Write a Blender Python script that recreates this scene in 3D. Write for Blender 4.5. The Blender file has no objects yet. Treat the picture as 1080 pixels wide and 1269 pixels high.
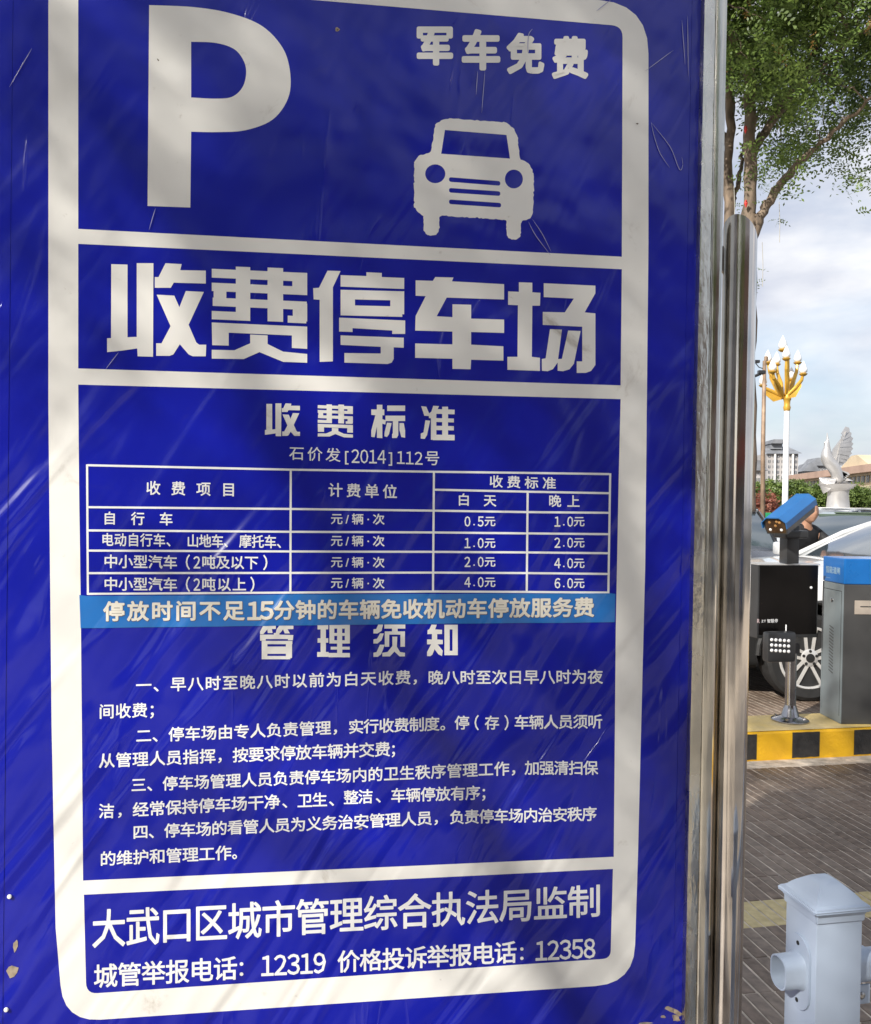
import bpy, bmesh, math, random
import numpy as np
from mathutils import Vector, Matrix
from mathutils.geometry import delaunay_2d_cdt
sc = bpy.context.scene
COL = sc.collection
random.seed(7); rng = np.random.default_rng(7)
R = math.radians; PI = math.pi

# ------------------------------------------------------------ camera, sky, sun, exposure
FPX, CX, CY = 1080.0, 540.0, 634.5
H = 1.50; PITCH = .012; ROLL = .016; A = R(11.5)
_r = Vector((1, 0, 0)); _f = Vector((0, math.cos(PITCH), -math.sin(PITCH))); _u = _r.cross(_f)
CR = _r*math.cos(ROLL) + _u*math.sin(ROLL); CU = _u*math.cos(ROLL) - _r*math.sin(ROLL); CF = _f
cam = bpy.data.objects.new('camera', bpy.data.cameras.new('camera')); COL.objects.link(cam)
cam.matrix_world = Matrix(((CR.x, CU.x, -CF.x, 0), (CR.y, CU.y, -CF.y, 0), (CR.z, CU.z, -CF.z, H), (0, 0, 0, 1)))
cam.data.sensor_fit = 'HORIZONTAL'; cam.data.sensor_width = 36; cam.data.lens = 36
cam.data.clip_start = .05; cam.data.clip_end = 3000
sc.camera = cam

SUN = Vector((-.55, -.62, .56)).normalized()          # direction to the sun
w = bpy.data.worlds.new('World'); sc.world = w; w.use_nodes = True
nt = w.node_tree; nt.nodes.clear()
def N(t, typ, **kw):
    n = t.nodes.new(typ)
    for k, v in kw.items(): setattr(n, k, v)
    return n
out = N(nt, 'ShaderNodeOutputWorld'); bg = N(nt, 'ShaderNodeBackground'); bg2 = N(nt, 'ShaderNodeBackground')
sky = N(nt, 'ShaderNodeTexSky'); sky.sky_type = 'NISHITA'; sky.sun_disc = False
sky.sun_elevation = math.asin(SUN.z); sky.sun_rotation = math.atan2(SUN.x, SUN.y)
sky.air_density = 1.0; sky.dust_density = 1.6; sky.ozone_density = 1.2
bg.inputs[1].default_value = .085
tc = N(nt, 'ShaderNodeTexCoord'); mp = N(nt, 'ShaderNodeMapping'); mp.inputs['Scale'].default_value = (1.0, 1.0, 2.6); mp.inputs['Location'].default_value = (.35, .1, .02)
ns = N(nt, 'ShaderNodeTexNoise'); ns.inputs['Scale'].default_value = 2.6; ns.inputs['Detail'].default_value = 9; ns.inputs['Roughness'].default_value = .55; ns.inputs['Distortion'].default_value = .25
rp = N(nt, 'ShaderNodeValToRGB'); rp.color_ramp.elements[0].position = .38; rp.color_ramp.elements[1].position = .60
rp.color_ramp.elements[0].color = (.35,)*3+(1,); rp.color_ramp.elements[1].color = (.96,)*3+(1,)
ns2 = N(nt, 'ShaderNodeTexNoise'); ns2.inputs['Scale'].default_value = 4.5; ns2.inputs['Detail'].default_value = 6
rp2 = N(nt, 'ShaderNodeValToRGB'); rp2.color_ramp.elements[0].position = .35; rp2.color_ramp.elements[1].position = .66
rp2.color_ramp.elements[0].color = (.29, .32, .41, 1); rp2.color_ramp.elements[1].color = (.63, .63, .64, 1)
bg2.inputs[1].default_value = 1.0
mx = N(nt, 'ShaderNodeMixShader'); L = nt.links.new
L(tc.outputs['Generated'], mp.inputs[0]); L(mp.outputs[0], ns.inputs[0]); L(mp.outputs[0], ns2.inputs[0])
L(ns.outputs[0], rp.inputs[0]); L(ns2.outputs[0], rp2.inputs[0]); L(rp2.outputs[0], bg2.inputs[0]); L(sky.outputs[0], bg.inputs[0])
L(rp.outputs[0], mx.inputs[0]); L(bg.outputs[0], mx.inputs[1]); L(bg2.outputs[0], mx.inputs[2]); L(mx.outputs[0], out.inputs[0])
sun = bpy.data.objects.new('sun', bpy.data.lights.new('sun', 'SUN')); COL.objects.link(sun)
sun.data.energy = 3.5; sun.data.angle = R(.55); sun.data.color = (1, .955, .88)
sun.rotation_euler = SUN.to_track_quat('Z', 'Y').to_euler()
sc.view_settings.view_transform = 'Standard'; sc.view_settings.look = 'None'
sc.view_settings.exposure = 0.8; sc.view_settings.gamma = 1; sc.view_settings.use_curve_mapping = False
try:
    sc.cycles.max_bounces = 8; sc.cycles.use_denoising = True
except Exception: pass

# ------------------------------------------------------------ geometry helpers
def ray(px, py): return (CR*((px-CX)/FPX) + CU*((CY-py)/FPX) + CF)
def at(px, py, Y):
    d = ray(px, py); t = Y/d.y; return Vector((0, 0, H)) + d*t
def ground(px, py, z=0):
    d = ray(px, py); t = (z-H)/d.z; return Vector((0, 0, H)) + d*t
UX = Vector((math.cos(A), math.sin(A), 0)); VX = Vector((-math.sin(A), math.cos(A), 0))
def F(u, v, z=0): return UX*u + VX*v + Vector((0, 0, z))
def toF(p): return (p.dot(UX), p.dot(VX))
VS = 1.55
def son(px, py, v=VS):                                  # photograph's pixel -> board plane (u, z)
    d = ray(px, py); t = v/d.dot(VX); p = Vector((0, 0, H)) + d*t
    return (p.dot(UX), p.z)

def link(name, me, m=None, parent=None, label=None, smooth=False):
    o = bpy.data.objects.new(name, me); COL.objects.link(o)
    if m is not None and not me.materials: me.materials.append(m)
    if parent is not None: o.parent = parent
    if label: o['label'] = label
    if smooth:
        for p in me.polygons: p.use_smooth = True
    return o
def thing(name, label, cat, loc=(0, 0, 0), rz=0, group=None):
    o = bpy.data.objects.new(name, None); COL.objects.link(o); o.empty_display_size = .1
    o.location = loc; o.rotation_euler = (0, 0, rz); o['label'] = label; o['category'] = cat
    if group: o['group'] = group
    return o
def tag(o, label, cat, group=None):
    o['label'] = label; o['category'] = cat
    if group: o['group'] = group
    return o
def struct(o): o['kind'] = 'structure'; return o
def stuff(o): o['kind'] = 'stuff'; return o
def copy_tree(o, parent=None, label=None):
    kids = list(o.children)
    c = o.copy(); COL.objects.link(c); c.parent = parent
    if label: c['label'] = label
    for ch in kids: copy_tree(ch, c)
    return c

class MB:
    def __init__(s): s.bm = bmesh.new()
    def box(s, c, size, rot=None, bevel=0):
        r = bmesh.ops.create_cube(s.bm, size=1); vs = r['verts']
        bmesh.ops.scale(s.bm, verts=vs, vec=size)
        if bevel:
            es = list({e for v in vs for e in v.link_edges})
            rr = bmesh.ops.bevel(s.bm, geom=es, offset=bevel, segments=2, affect='EDGES', profile=.6)
            vs = [v for v in rr['verts']] or vs
            vs = list({v for v in vs})
        if rot is not None: bmesh.ops.rotate(s.bm, verts=vs, matrix=rot, cent=(0, 0, 0))
        bmesh.ops.translate(s.bm, verts=vs, vec=c); return s
    def tube(s, pts, rad, n=10, cap=True):
        pts = [Vector(p) for p in pts]
        if not hasattr(rad, '__len__'): rad = [rad]*len(pts)
        rings = []; ref = None
        for i, p in enumerate(pts):
            t = (pts[min(i+1, len(pts)-1)] - pts[max(i-1, 0)]).normalized()
            if ref is None: ref = Vector((0, 0, 1)) if abs(t.z) < .9 else Vector((1, 0, 0))
            a = t.cross(ref).normalized(); b = t.cross(a).normalized(); ref = b.cross(t) if False else ref
            rings.append([s.bm.verts.new(p + (a*math.cos(2*PI*k/n) + b*math.sin(2*PI*k/n))*rad[i]) for k in range(n)])
        for i in range(len(rings)-1):
            for k in range(n):
                s.bm.faces.new((rings[i][k], rings[i][(k+1) % n], rings[i+1][(k+1) % n], rings[i+1][k]))
        if cap:
            s.bm.faces.new(rings[0][::-1]); s.bm.faces.new(rings[-1])
        return s
    def lathe(s, prof, n=24, M=None):                     # prof: (r, z); axis z
        rings = []
        for r, z in prof:
            ring = []
            for k in range(n):
                p = Vector((r*math.cos(2*PI*k/n), r*math.sin(2*PI*k/n), z))
                if M is not None: p = M @ p
                ring.append(s.bm.verts.new(p))
            rings.append(ring)
        for i in range(len(rings)-1):
            for k in range(n):
                s.bm.faces.new((rings[i][k], rings[i][(k+1) % n], rings[i+1][(k+1) % n], rings[i+1][k]))
        s.bm.faces.new(rings[0][::-1]); s.bm.faces.new(rings[-1]); return s
    def poly(s, pts):
        s.bm.faces.new([s.bm.verts.new(p) for p in pts]); return s
    def prism(s, pts, ext):                               # closed outline (3D) extruded by a vector
        ext = Vector(ext); a = [s.bm.verts.new(p) for p in pts]; b = [s.bm.verts.new(Vector(p)+ext) for p in pts]
        s.bm.faces.new(a); s.bm.faces.new(b[::-1]); n = len(pts)
        for i in range(n): s.bm.faces.new((a[(i+1) % n], a[i], b[i], b[(i+1) % n]))
        return s
    def mesh(s, name='m', recalc=True):
        if recalc: bmesh.ops.recalc_face_normals(s.bm, faces=s.bm.faces)
        me = bpy.data.meshes.new(name); s.bm.to_mesh(me); s.bm.free(); return me
    def build(s, name, m, parent=None, label=None, smooth=False):
        return link(name, s.mesh(name), m, parent, label, smooth)
def autosmooth(o, ang=40):
    me = o.data
    for p in me.polygons: p.use_smooth = True
    bm = bmesh.new(); bm.from_mesh(me)
    for e in bm.edges:
        if len(e.link_faces) == 2 and e.calc_face_angle(0) > R(ang): e.smooth = False
    bm.to_mesh(me); bm.free(); return o

# ------------------------------------------------------------ materials
MATS = {}
def mat(name, col, rough=.6, metal=0, var=.12, scale=8, bump=0, bscale=40, spec=.5, coat=0, col2=None, rvar=.1, stretch=None, aniso=0):
    if name in MATS: return MATS[name]
    m = bpy.data.materials.new(name); m.use_nodes = True; t = m.node_tree; b = t.nodes['Principled BSDF']; l = t.links.new
    b.inputs['Roughness'].default_value = rough; b.inputs['Metallic'].default_value = metal
    b.inputs['Specular IOR Level'].default_value = spec; b.inputs['Coat Weight'].default_value = coat
    b.inputs['Coat Roughness'].default_value = .05
    tc = N(t, 'ShaderNodeTexCoord'); mp = N(t, 'ShaderNodeMapping'); l(tc.outputs['Object'], mp.inputs[0])
    if stretch: mp.inputs['Scale'].default_value = stretch
    n = N(t, 'ShaderNodeTexNoise'); n.inputs['Scale'].default_value = scale; n.inputs['Detail'].default_value = 6; l(mp.outputs[0], n.inputs[0])
    c = N(t, 'ShaderNodeValToRGB'); c.color_ramp.elements[0].position = .3; c.color_ramp.elements[1].position = .72
    c2 = col2 or tuple(max(0, x*(1-var*2)) for x in col)
    c1 = col if col2 else tuple(min(1, x*(1+var)) for x in col)
    c.color_ramp.elements[0].color = (*c2, 1); c.color_ramp.elements[1].color = (*c1, 1)
    l(n.outputs[0], c.inputs[0]); l(c.outputs[0], b.inputs['Base Color'])
    if rvar:
        r = N(t, 'ShaderNodeMapRange'); r.inputs[3].default_value = max(.02, rough-rvar); r.inputs[4].default_value = min(1, rough+rvar)
        l(n.outputs[0], r.inputs[0]); l(r.outputs[0], b.inputs['Roughness'])
    if bump:
        n2 = N(t, 'ShaderNodeTexNoise'); n2.inputs['Scale'].default_value = bscale; n2.inputs['Detail'].default_value = 5; l(mp.outputs[0], n2.inputs[0])
        bp = N(t, 'ShaderNodeBump'); bp.inputs['Strength'].default_value = bump; bp.inputs['Distance'].default_value = .01
        l(n2.outputs[0], bp.inputs['Height']); l(bp.outputs[0], b.inputs['Normal'])
    MATS[name] = m; return m

def film_group():                                        # creased clear lamination shared by everything printed on the poster
    g = bpy.data.node_groups.new('film_creases', 'ShaderNodeTree')
    g.interface.new_socket('Normal', in_out='OUTPUT', socket_type='NodeSocketVector')
    g.interface.new_socket('Soft', in_out='OUTPUT', socket_type='NodeSocketVector'); g.interface.new_socket('Dirt', in_out='OUTPUT', socket_type='NodeSocketFloat')
    g.interface.new_socket('Tint', in_out='OUTPUT', socket_type='NodeSocketFloat')
    l = g.links.new; go = N(g, 'NodeGroupOutput'); tc = N(g, 'ShaderNodeTexCoord')
    def nz(rotdeg, sc_, scale, detail, dist, rough=.5, loc=(0, 0, 0)):
        r = N(g, 'ShaderNodeMapping', vector_type='POINT'); r.inputs['Rotation'].default_value = (0, R(rotdeg), 0); r.inputs['Location'].default_value = loc
        m = N(g, 'ShaderNodeMapping'); m.inputs['Scale'].default_value = sc_
        n = N(g, 'ShaderNodeTexNoise'); n.inputs['Scale'].default_value = scale; n.inputs['Detail'].default_value = detail; n.inputs['Distortion'].default_value = dist; n.inputs['Roughness'].default_value = rough
        l(tc.outputs['Object'], r.inputs[0]); l(r.outputs[0], m.inputs[0]); l(m.outputs[0], n.inputs[0]); return n.outputs[0]
    def math_(op, a, b=None, c=None):
        n = N(g, 'ShaderNodeMath', operation=op)
        for i, x in enumerate((a, b, c)):
            if x is None: continue
            if isinstance(x, (int, float)): n.inputs[i].default_value = x
            else: l(x, n.inputs[i])
        return n.outputs[0]
    def ramp(x, a, b, c=0., d=1.):
        n = N(g, 'ShaderNodeMapRange', interpolation_type='SMOOTHSTEP'); l(x, n.inputs[0])
        for i, v in ((1, a), (2, b), (3, c), (4, d)): n.inputs[i].default_value = v
        return n.outputs[0]
    s1 = nz(-34, (1, 1, .17), 11, 1, 1.2)                 # long soft folds, running up to the right
    s2 = nz(-22, (1, 1, .2), 17, 1, 1.4, loc=(3, 1, 2))
    s3 = nz(-3, (1, 1, .1), 14, 2, .5, loc=(7, 2, 1))  # near-vertical creases, high on the sheet
    big = nz(0, (1, 1, 1), 2.6, 3, .2)
    ridge = math_('POWER', math_('SUBTRACT', 1.0, math_('MULTIPLY', math_('ABSOLUTE', math_('SUBTRACT', s2, .5)), 9.0)), 3.0)
    ridge = math_('MULTIPLY', math_('MAXIMUM', ridge, 0), ramp(nz(0, (1, 1, .6), 7, 2, 0, loc=(8.3, 5, 2.1)), .60, .70))
    ridge3 = math_('MAXIMUM', math_('POWER', math_('SUBTRACT', 1.0, math_('MULTIPLY', math_('ABSOLUTE', math_('SUBTRACT', s3, .5)), 14.0)), 3.0), 0)
    ridge3 = math_('MULTIPLY', ridge3, ramp(nz(0, (1, 1, .5), 6, 2, 0, loc=(1, 5, 9)), .60, .70))
    sep = N(g, 'ShaderNodeSeparateXYZ'); l(tc.outputs['Object'], sep.inputs[0])
    low_ = ramp(sep.outputs['Z'], 1.95, 1.05, .12, 1.0)
    edge_ = math_('MULTIPLY', ramp(sep.outputs['X'], -.60, -.72, 0., .8), ramp(sep.outputs['Z'], 2.4, 1.9, .6, 1.))
    amp_ = math_('MAXIMUM', low_, edge_)
    fold = math_('MULTIPLY', s1, amp_)
    h = math_('ADD', math_('MULTIPLY', fold, 1.65), math_('MULTIPLY', s2, .10))
    h = math_('ADD', h, math_('MULTIPLY', big, 1.4))
    h = math_('ADD', h, math_('MULTIPLY', ridge, .11)); h = math_('ADD', h, math_('MULTIPLY', ridge3, .11))
    bp = N(g, 'ShaderNodeBump'); bp.inputs['Strength'].default_value = 1.0; bp.inputs['Distance'].default_value = .020
    l(h, bp.inputs['Height']); l(bp.outputs[0], go.inputs['Normal'])
    bp2 = N(g, 'ShaderNodeBump'); bp2.inputs['Strength'].default_value = 1; bp2.inputs['Distance'].default_value = .008
    l(math_('ADD', fold, math_('MULTIPLY', big, 1.2)), bp2.inputs['Height']); l(bp2.outputs[0], go.inputs['Soft'])
    d1 = ramp(nz(0, (1, 1, 1), 7, 8, .8, .65, loc=(2, 2, 2)), .60, .78)
    d2 = ramp(nz(0, (1, 1, 1), 46, 4, .3, .6), .66, .78)
    l(math_('MINIMUM', math_('ADD', d1, math_('MULTIPLY', d2, .5)), 1.0), go.inputs['Dirt'])
    l(math_('ADD', math_('MULTIPLY', s1, .7), math_('MULTIPLY', big, .3)), go.inputs['Tint'])
    return g
FILM = film_group()
def poster_mat(name, col, dirtcol, dirtamt, coatw=.55, tint=None, rough=.42, spec=.3):
    m = bpy.data.materials.new(name); m.use_nodes = True; t = m.node_tree; b = t.nodes['Principled BSDF']; l = t.links.new
    g = N(t, 'ShaderNodeGroup'); g.node_tree = FILM
    mix = N(t, 'ShaderNodeMix', data_type='RGBA'); mix.inputs[6].default_value = (*col, 1); mix.inputs[7].default_value = (*dirtcol, 1)
    mm = N(t, 'ShaderNodeMath', operation='MULTIPLY'); mm.inputs[1].default_value = dirtamt
    l(g.outputs['Dirt'], mm.inputs[0]); l(mm.outputs[0], mix.inputs[0]); l(mix.outputs[2], b.inputs['Base Color'])
    l(g.outputs['Soft'], b.inputs['Normal']); l(g.outputs['Normal'], b.inputs['Coat Normal'])
    b.inputs['Roughness'].default_value = rough; b.inputs['Specular IOR Level'].default_value = spec
    b.inputs['Coat Weight'].default_value = coatw; b.inputs['Coat Roughness'].default_value = .20; b.inputs['Coat IOR'].default_value = 1.55
    return m
M_BLUE = poster_mat('blue_vinyl', (.003, .008, .315), (.03, .03, .2), .35, .8, spec=.08)
M_WHITE = poster_mat('white_vinyl', (.81, .795, .75), (.36, .31, .24), .8, .35)
M_TEXT = poster_mat('white_print', (.80, .80, .80), (.6, .6, .7), .2, .3)
M_CREAM = poster_mat('cream_sticker_print', (.78, .74, .64), (.45, .33, .2), .8, .2)
M_BAND = poster_mat('light_blue_sticker', (.015, .16, .50), (.05, .2, .4), .4, .7)
M_BROWN = mat('sticker_edge', (.12, .08, .06), .7)
M_TAN = mat('torn_backing', (.42, .34, .25), .8, var=.25, scale=60, bump=.4)
def steel(name, rough, base=(.62, .60, .56), bump=.06, sc_=(60, 60, 1.2), wav=True):
    m = bpy.data.materials.new(name); m.use_nodes = True; t = m.node_tree; b = t.nodes['Principled BSDF']; l = t.links.new
    b.inputs['Metallic'].default_value = 1; b.inputs['Base Color'].default_value = (*base, 1)
    tc = N(t, 'ShaderNodeTexCoord'); mp = N(t, 'ShaderNodeMapping'); mp.inputs['Scale'].default_value = sc_
    n = N(t, 'ShaderNodeTexNoise'); n.inputs['Scale'].default_value = 3; n.inputs['Detail'].default_value = 4
    l(tc.outputs['Object'], mp.inputs[0]); l(mp.outputs[0], n.inputs[0])
    n2 = N(t, 'ShaderNodeTexNoise'); n2.inputs['Scale'].default_value = 11; n2.inputs['Detail'].default_value = 7; l(tc.outputs['Object'], n2.inputs[0])
    r = N(t, 'ShaderNodeMapRange'); r.inputs[1].default_value = .35; r.inputs[2].default_value = .75; r.inputs[3].default_value = rough; r.inputs[4].default_value = rough+.16
    l(n2.outputs[0], r.inputs[0]); l(r.outputs[0], b.inputs['Roughness'])
    cr = N(t, 'ShaderNodeValToRGB'); cr.color_ramp.elements[0].position = .35; cr.color_ramp.elements[1].position = .62
    cr.color_ramp.elements[0].color = (*[x*.78 for x in base], 1); cr.color_ramp.elements[1].color = (*base, 1)
    l(n2.outputs[0], cr.inputs[0]); l(cr.outputs[0], b.inputs['Base Color'])
    bp = N(t, 'ShaderNodeBump'); bp.inputs['Strength'].default_value = bump*5; bp.inputs['Distance'].default_value = .002
    l(n.outputs[0], bp.inputs['Height']); l(bp.outputs[0], b.inputs['Normal']); return m
M_FLANGE = steel('brushed_steel_with_film', .20, (.74, .71, .62), .30, (26, 26, 7))
M_TUBE = steel('polished_steel', .06, (.74, .69, .64), .04, (8, 8, .6))
M_STEEL2 = steel('grey_steel', .25, (.5, .5, .5), .03)

# ------------------------------------------------------------ ground: base sheets, brick paving, kerb
def sheet(name, x0, y0, x1, y1, z, m):
    return struct(MB().poly([(x0, y0, z), (x1, y0, z), (x1, y1, z), (x0, y1, z)]).build(name, m))
M_ASPH = mat('asphalt', (.075, .074, .072), .85, var=.2, scale=.8, bump=.4, bscale=60)
sheet('ground', -900, -900, 900, 1500, -.055, M_ASPH)
M_JOINT = mat('sandy_joint', (.66, .57, .46), .9, var=.25, scale=14, bump=.5, bscale=200)
jm = MB(); jm.poly([F(-7, -6, -.003), F(14, -6, -.003), F(14, 17, -.003), F(-7, 17, -.003)])
pav = struct(jm.build('pavement', M_JOINT))
def brickmat(name, ca, cb):
    m = bpy.data.materials.new(name); m.use_nodes = True; t = m.node_tree; b = t.nodes['Principled BSDF']; l = t.links.new
    oi = N(t, 'ShaderNodeTexCoord'); gm = N(t, 'ShaderNodeNewGeometry')
    n = N(t, 'ShaderNodeTexNoise'); n.inputs['Scale'].default_value = 30; n.inputs['Detail'].default_value = 8; l(gm.outputs['Position'], n.inputs[0])
    n2 = N(t, 'ShaderNodeTexNoise'); n2.inputs['Scale'].default_value = 1.7; n2.inputs['Detail'].default_value = 5; l(gm.outputs['Position'], n2.inputs[0])
    vo = N(t, 'ShaderNodeTexVoronoi'); vo.inputs['Scale'].default_value = 9; l(gm.outputs['Position'], vo.inputs[0])
    ad = N(t, 'ShaderNodeMath', operation='ADD'); l(n.outputs[0], ad.inputs[0]); l(n2.outputs[0], ad.inputs[1])
    hf = N(t, 'ShaderNodeMath', operation='MULTIPLY'); l(ad.outputs[0], hf.inputs[0]); hf.inputs[1].default_value = .5
    c = N(t, 'ShaderNodeValToRGB'); c.color_ramp.elements[0].position = .38; c.color_ramp.elements[1].position = .63
    c.color_ramp.elements[0].color = (*ca, 1); c.color_ramp.elements[1].color = (*cb, 1)
    l(hf.outputs[0], c.inputs[0]); l(c.outputs[0], b.inputs['Base Color'])
    b.inputs['Roughness'].default_value = .5; b.inputs['Specular IOR Level'].default_value = .5
    bp = N(t, 'ShaderNodeBump'); bp.inputs['Strength'].default_value = .5; bp.inputs['Distance'].default_value = .004
    l(n.outputs[0], bp.inputs['Height']); l(bp.outputs[0], b.inputs['Normal']); return m
M_BRICK = brickmat('brown_brick', (.105, .075, .055), (.25, .185, .14))
M_BRICK2 = brickmat('greyer_brick', (.13, .098, .075), (.29, .225, .175))
M_YBRICK = brickmat('yellow_brick', (.42, .33, .15), (.66, .54, .28))
BW, BL, PW, PL = .0455, .1885, .052, .19
def brick_mesh(name, m):
    b = MB(); b.box((0, 0, -.022), (BW, BL, .044), bevel=.0045); me = b.mesh(name); me.materials.append(m); return me
bms = [brick_mesh('brick_a', M_BRICK), brick_mesh('brick_b', M_BRICK2), brick_mesh('brick_y', M_YBRICK)]
def inview(p):
    d = p - Vector((0, 0, H)); z = d.dot(CF)
    if z <= .1: return False
    x = CX + FPX*d.dot(CR)/z; y = CY - FPX*d.dot(CU)/z
    return 912 < x < 1085 and 900 < y < 1275
YV = toF(ground(950, 1131))[1]; KZ = .17
KV0 = (toF(ground(924, 944))[1] + toF(ground(1080, 935))[1])/2; KV1 = toF(ground(927, 886.5, KZ))[1]
print('KERB', KV0, KV1, YV)
cells = []
for iu in range(-30, 130):
    for iv in range(-12, 60):
        u = iu*PW; v = YV + (iv-10)*PL
        if v > KV0-.075 and v < KV1+.08: continue
        if v > 12 or v < .6 or (v > KV1 and u < .3): continue
        cells.append((u + rng.normal(0, .0008), v + rng.normal(0, .0012), rng.normal(0, .0005), rng.normal(0, .005), iv == 10, v))
near = [c for c in cells if inview(F(c[0], c[1]))]
near.sort(key=lambda c: c[1]); near = near[:300]; nid = {id(c) for c in near}
for c in near:
    k = 2 if c[4] else (0 if rng.random() < .6 else 1)
    o = bpy.data.objects.new('brick', bms[k]); COL.objects.link(o); o.parent = pav
    o.location = F(c[0], c[1], c[2]); o.rotation_euler = (rng.normal(0, .002), rng.normal(0, .005), A + c[3])
def bulk(cells, name, m, yellow):
    src = bms[0]; sv = np.array([v.co[:] for v in src.vertices]); fs = [tuple(p.vertices) for p in src.polygons]
    V = []; Fc = []; ids = []
    for c in cells:
        if id(c) in nid or c[4] != yellow: continue
        a = A + c[3]; ca, sa = math.cos(a), math.sin(a); p = F(c[0], c[1], c[2]); t = rng.normal(0, .006)
        q = np.stack([sv[:, 0]*ca - sv[:, 1]*sa + p.x, sv[:, 0]*sa + sv[:, 1]*ca + p.y, sv[:, 2] + sv[:, 0]*t + p.z], 1)
        b = len(V)*len(sv); V.append(q); Fc += [tuple(i+b for i in f) for f in fs]; ids += [int(rng.random() < .4)]*len(fs)
    me = bpy.data.meshes.new(name); me.from_pydata(np.concatenate(V).tolist(), [], Fc); me.materials.append(m)
    if not yellow:
        me.materials.append(M_BRICK2); me.polygons.foreach_set('material_index', ids)
    return stuff(link(name, me, None, pav))
bulk(cells, 'brick_paving', M_BRICK, False); bulk(cells, 'brick_band', M_YBRICK, True)

# kerb island with black and yellow paint
M_YEL = mat('yellow_kerb_paint', (.90, .52, .012), .45, var=.12, scale=5, bump=.25, bscale=50, col2=(.76, .42, .02))
M_KTOP = mat('faded_yellow_kerb_top', (.72, .52, .17), .6, var=.2, scale=4, bump=.3, bscale=60, col2=(.60, .47, .24))
M_BLK = mat('black_kerb_paint', (.016, .016, .017), .45, var=.3, scale=20, bump=.4, bscale=60, col2=(.05, .048, .045))
kerb = thing('traffic_island', 'yellow kerb island with black painted blocks along its front', 'kerb', F(4, 5.13, 0), A)
def kf(u, v, z): return (u-4, v-5.13, z)
k = MB(); k.box(kf(4.5, (KV0+KV1)/2, KZ/2-.03), (9.2, KV1-KV0, KZ+.05), bevel=.012); k.build('kerb_body', M_YEL, kerb)
kt = MB(); kt.poly([kf(.0, KV0+.012, KZ-.001), kf(9, KV0+.012, KZ-.001), kf(9, KV1-.012, KZ-.001), kf(0, KV1-.012, KZ-.001)]); kt.build('painted_top', M_KTOP, kerb)
ku = [toF(ground(px, 925, .09))[0] if False else None for px in ()]
def ukerb(px):
    d = ray(px, 925); t = KV0/d.dot(VX); return (d*t).dot(UX)
b0, b1, b2 = ukerb(982.3), ukerb(1015.8), ukerb(1058.8)
step = b2-b0; i = -8
while b0 + i*step < 8.6:
    u0 = b0 + i*step
    if u0 > .05:
        n = 7; pts = []
        for j in range(n): pts.append((u0 + (b1-b0)*j/(n-1), .004 + rng.random()*.005))
        for j in range(n): pts.append((u0 + (b1-b0)*(1-j/(n-1)), KZ-.012 - rng.random()*.003))
        MB().prism([kf(p[0], KV0-.0035, p[1]) for p in pts], (0, .004, 0)).build('black_block', M_BLK, kerb)
    i += 1

# ------------------------------------------------------------ the notice board
SB = F(0, VS, 0)
board = thing('parking_notice_board', 'tall blue parking notice board with white lettering in a stainless steel frame', 'notice board', SB, A)
def loc3(u, z, off=0): return (u, -off, z)
u_l = son(-120, 634)[0]; u_r = son(857, 634)[0]
# poster sheet (a box with depth, dense front so that it bows a little)
pz0, pz1 = .32, 2.72
pb = MB(); pb.box((( u_l+u_r)/2, .00515, (pz0+pz1)/2), (u_r-u_l, .010, pz1-pz0)); pb.build('blue_poster', M_BLUE, board)
cb = MB(); cb.box(((u_l+u_r)/2, .075, (pz0+pz1)/2), (u_r-u_l+.05, .12, pz1-pz0+.06)); cb.build('cabinet_back', M_STEEL2, board)

_layer = [0]
def curve_mesh(loops, name='shape'):
    c = bpy.data.curves.new(name, 'CURVE'); c.dimensions = '2D'; c.fill_mode = 'FRONT'
    for lp in loops:
        s = c.splines.new('POLY'); s.points.add(len(lp)-1); s.use_cyclic_u = True
        for i, p in enumerate(lp): s.points[i].co = (p[0], p[1], 0, 1)
    o = bpy.data.objects.new('tmp', c); COL.objects.link(o)
    dg = bpy.context.evaluated_depsgraph_get(); me = bpy.data.meshes.new_from_object(o.evaluated_get(dg))
    bpy.data.objects.remove(o); bpy.data.curves.remove(c); return me
def flat_to_board(me, off, name, m, parent=board, label=None):
    for v in me.vertices: v.co = Vector((v.co.x, -off, v.co.y))
    me.name = name; me.materials.clear()
    return link(name, me, m, parent, label)
def shape(loops_px, name, m, off=.0004, parent=board, label=None):
    return flat_to_board(curve_mesh([[son(*p) for p in lp] for lp in loops_px]), off, name, m, parent, label)
def smooth_loop(pts, n=6, corners=()):
    r = []; N_ = len(pts)
    for i in range(N_):
        p0, p1, p2, p3 = pts[i-1], pts[i], pts[(i+1) % N_], pts[(i+2) % N_]
        if i in corners: p0 = p1
        if (i+1) % N_ in corners: p3 = p2
        for k in range(n):
            t = k/n
            r.append(tuple(.5*((2*p1[a]) + (-p0[a]+p2[a])*t + (2*p0[a]-5*p1[a]+4*p2[a]-p3[a])*t*t + (-p0[a]+3*p1[a]-3*p2[a]+p3[a])*t**3) for a in (0, 1)))
    return r
def rounded(pts, rad, n=6):
    r = []; N_ = len(pts)
    for i in range(N_):
        a, b, c = Vector(pts[i-1]), Vector(pts[i]), Vector(pts[(i+1) % N_]); rr = rad[i] if hasattr(rad, '__len__') else rad
        if rr <= 0: r.append(tuple(b)); continue
        p = b + (a-b).normalized()*rr; q = b + (c-b).normalized()*rr
        for k in range(n+1):
            t = k/n; r.append(tuple(p*(1-t)**2 + b*2*t*(1-t) + q*t*t))
    return r
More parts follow.
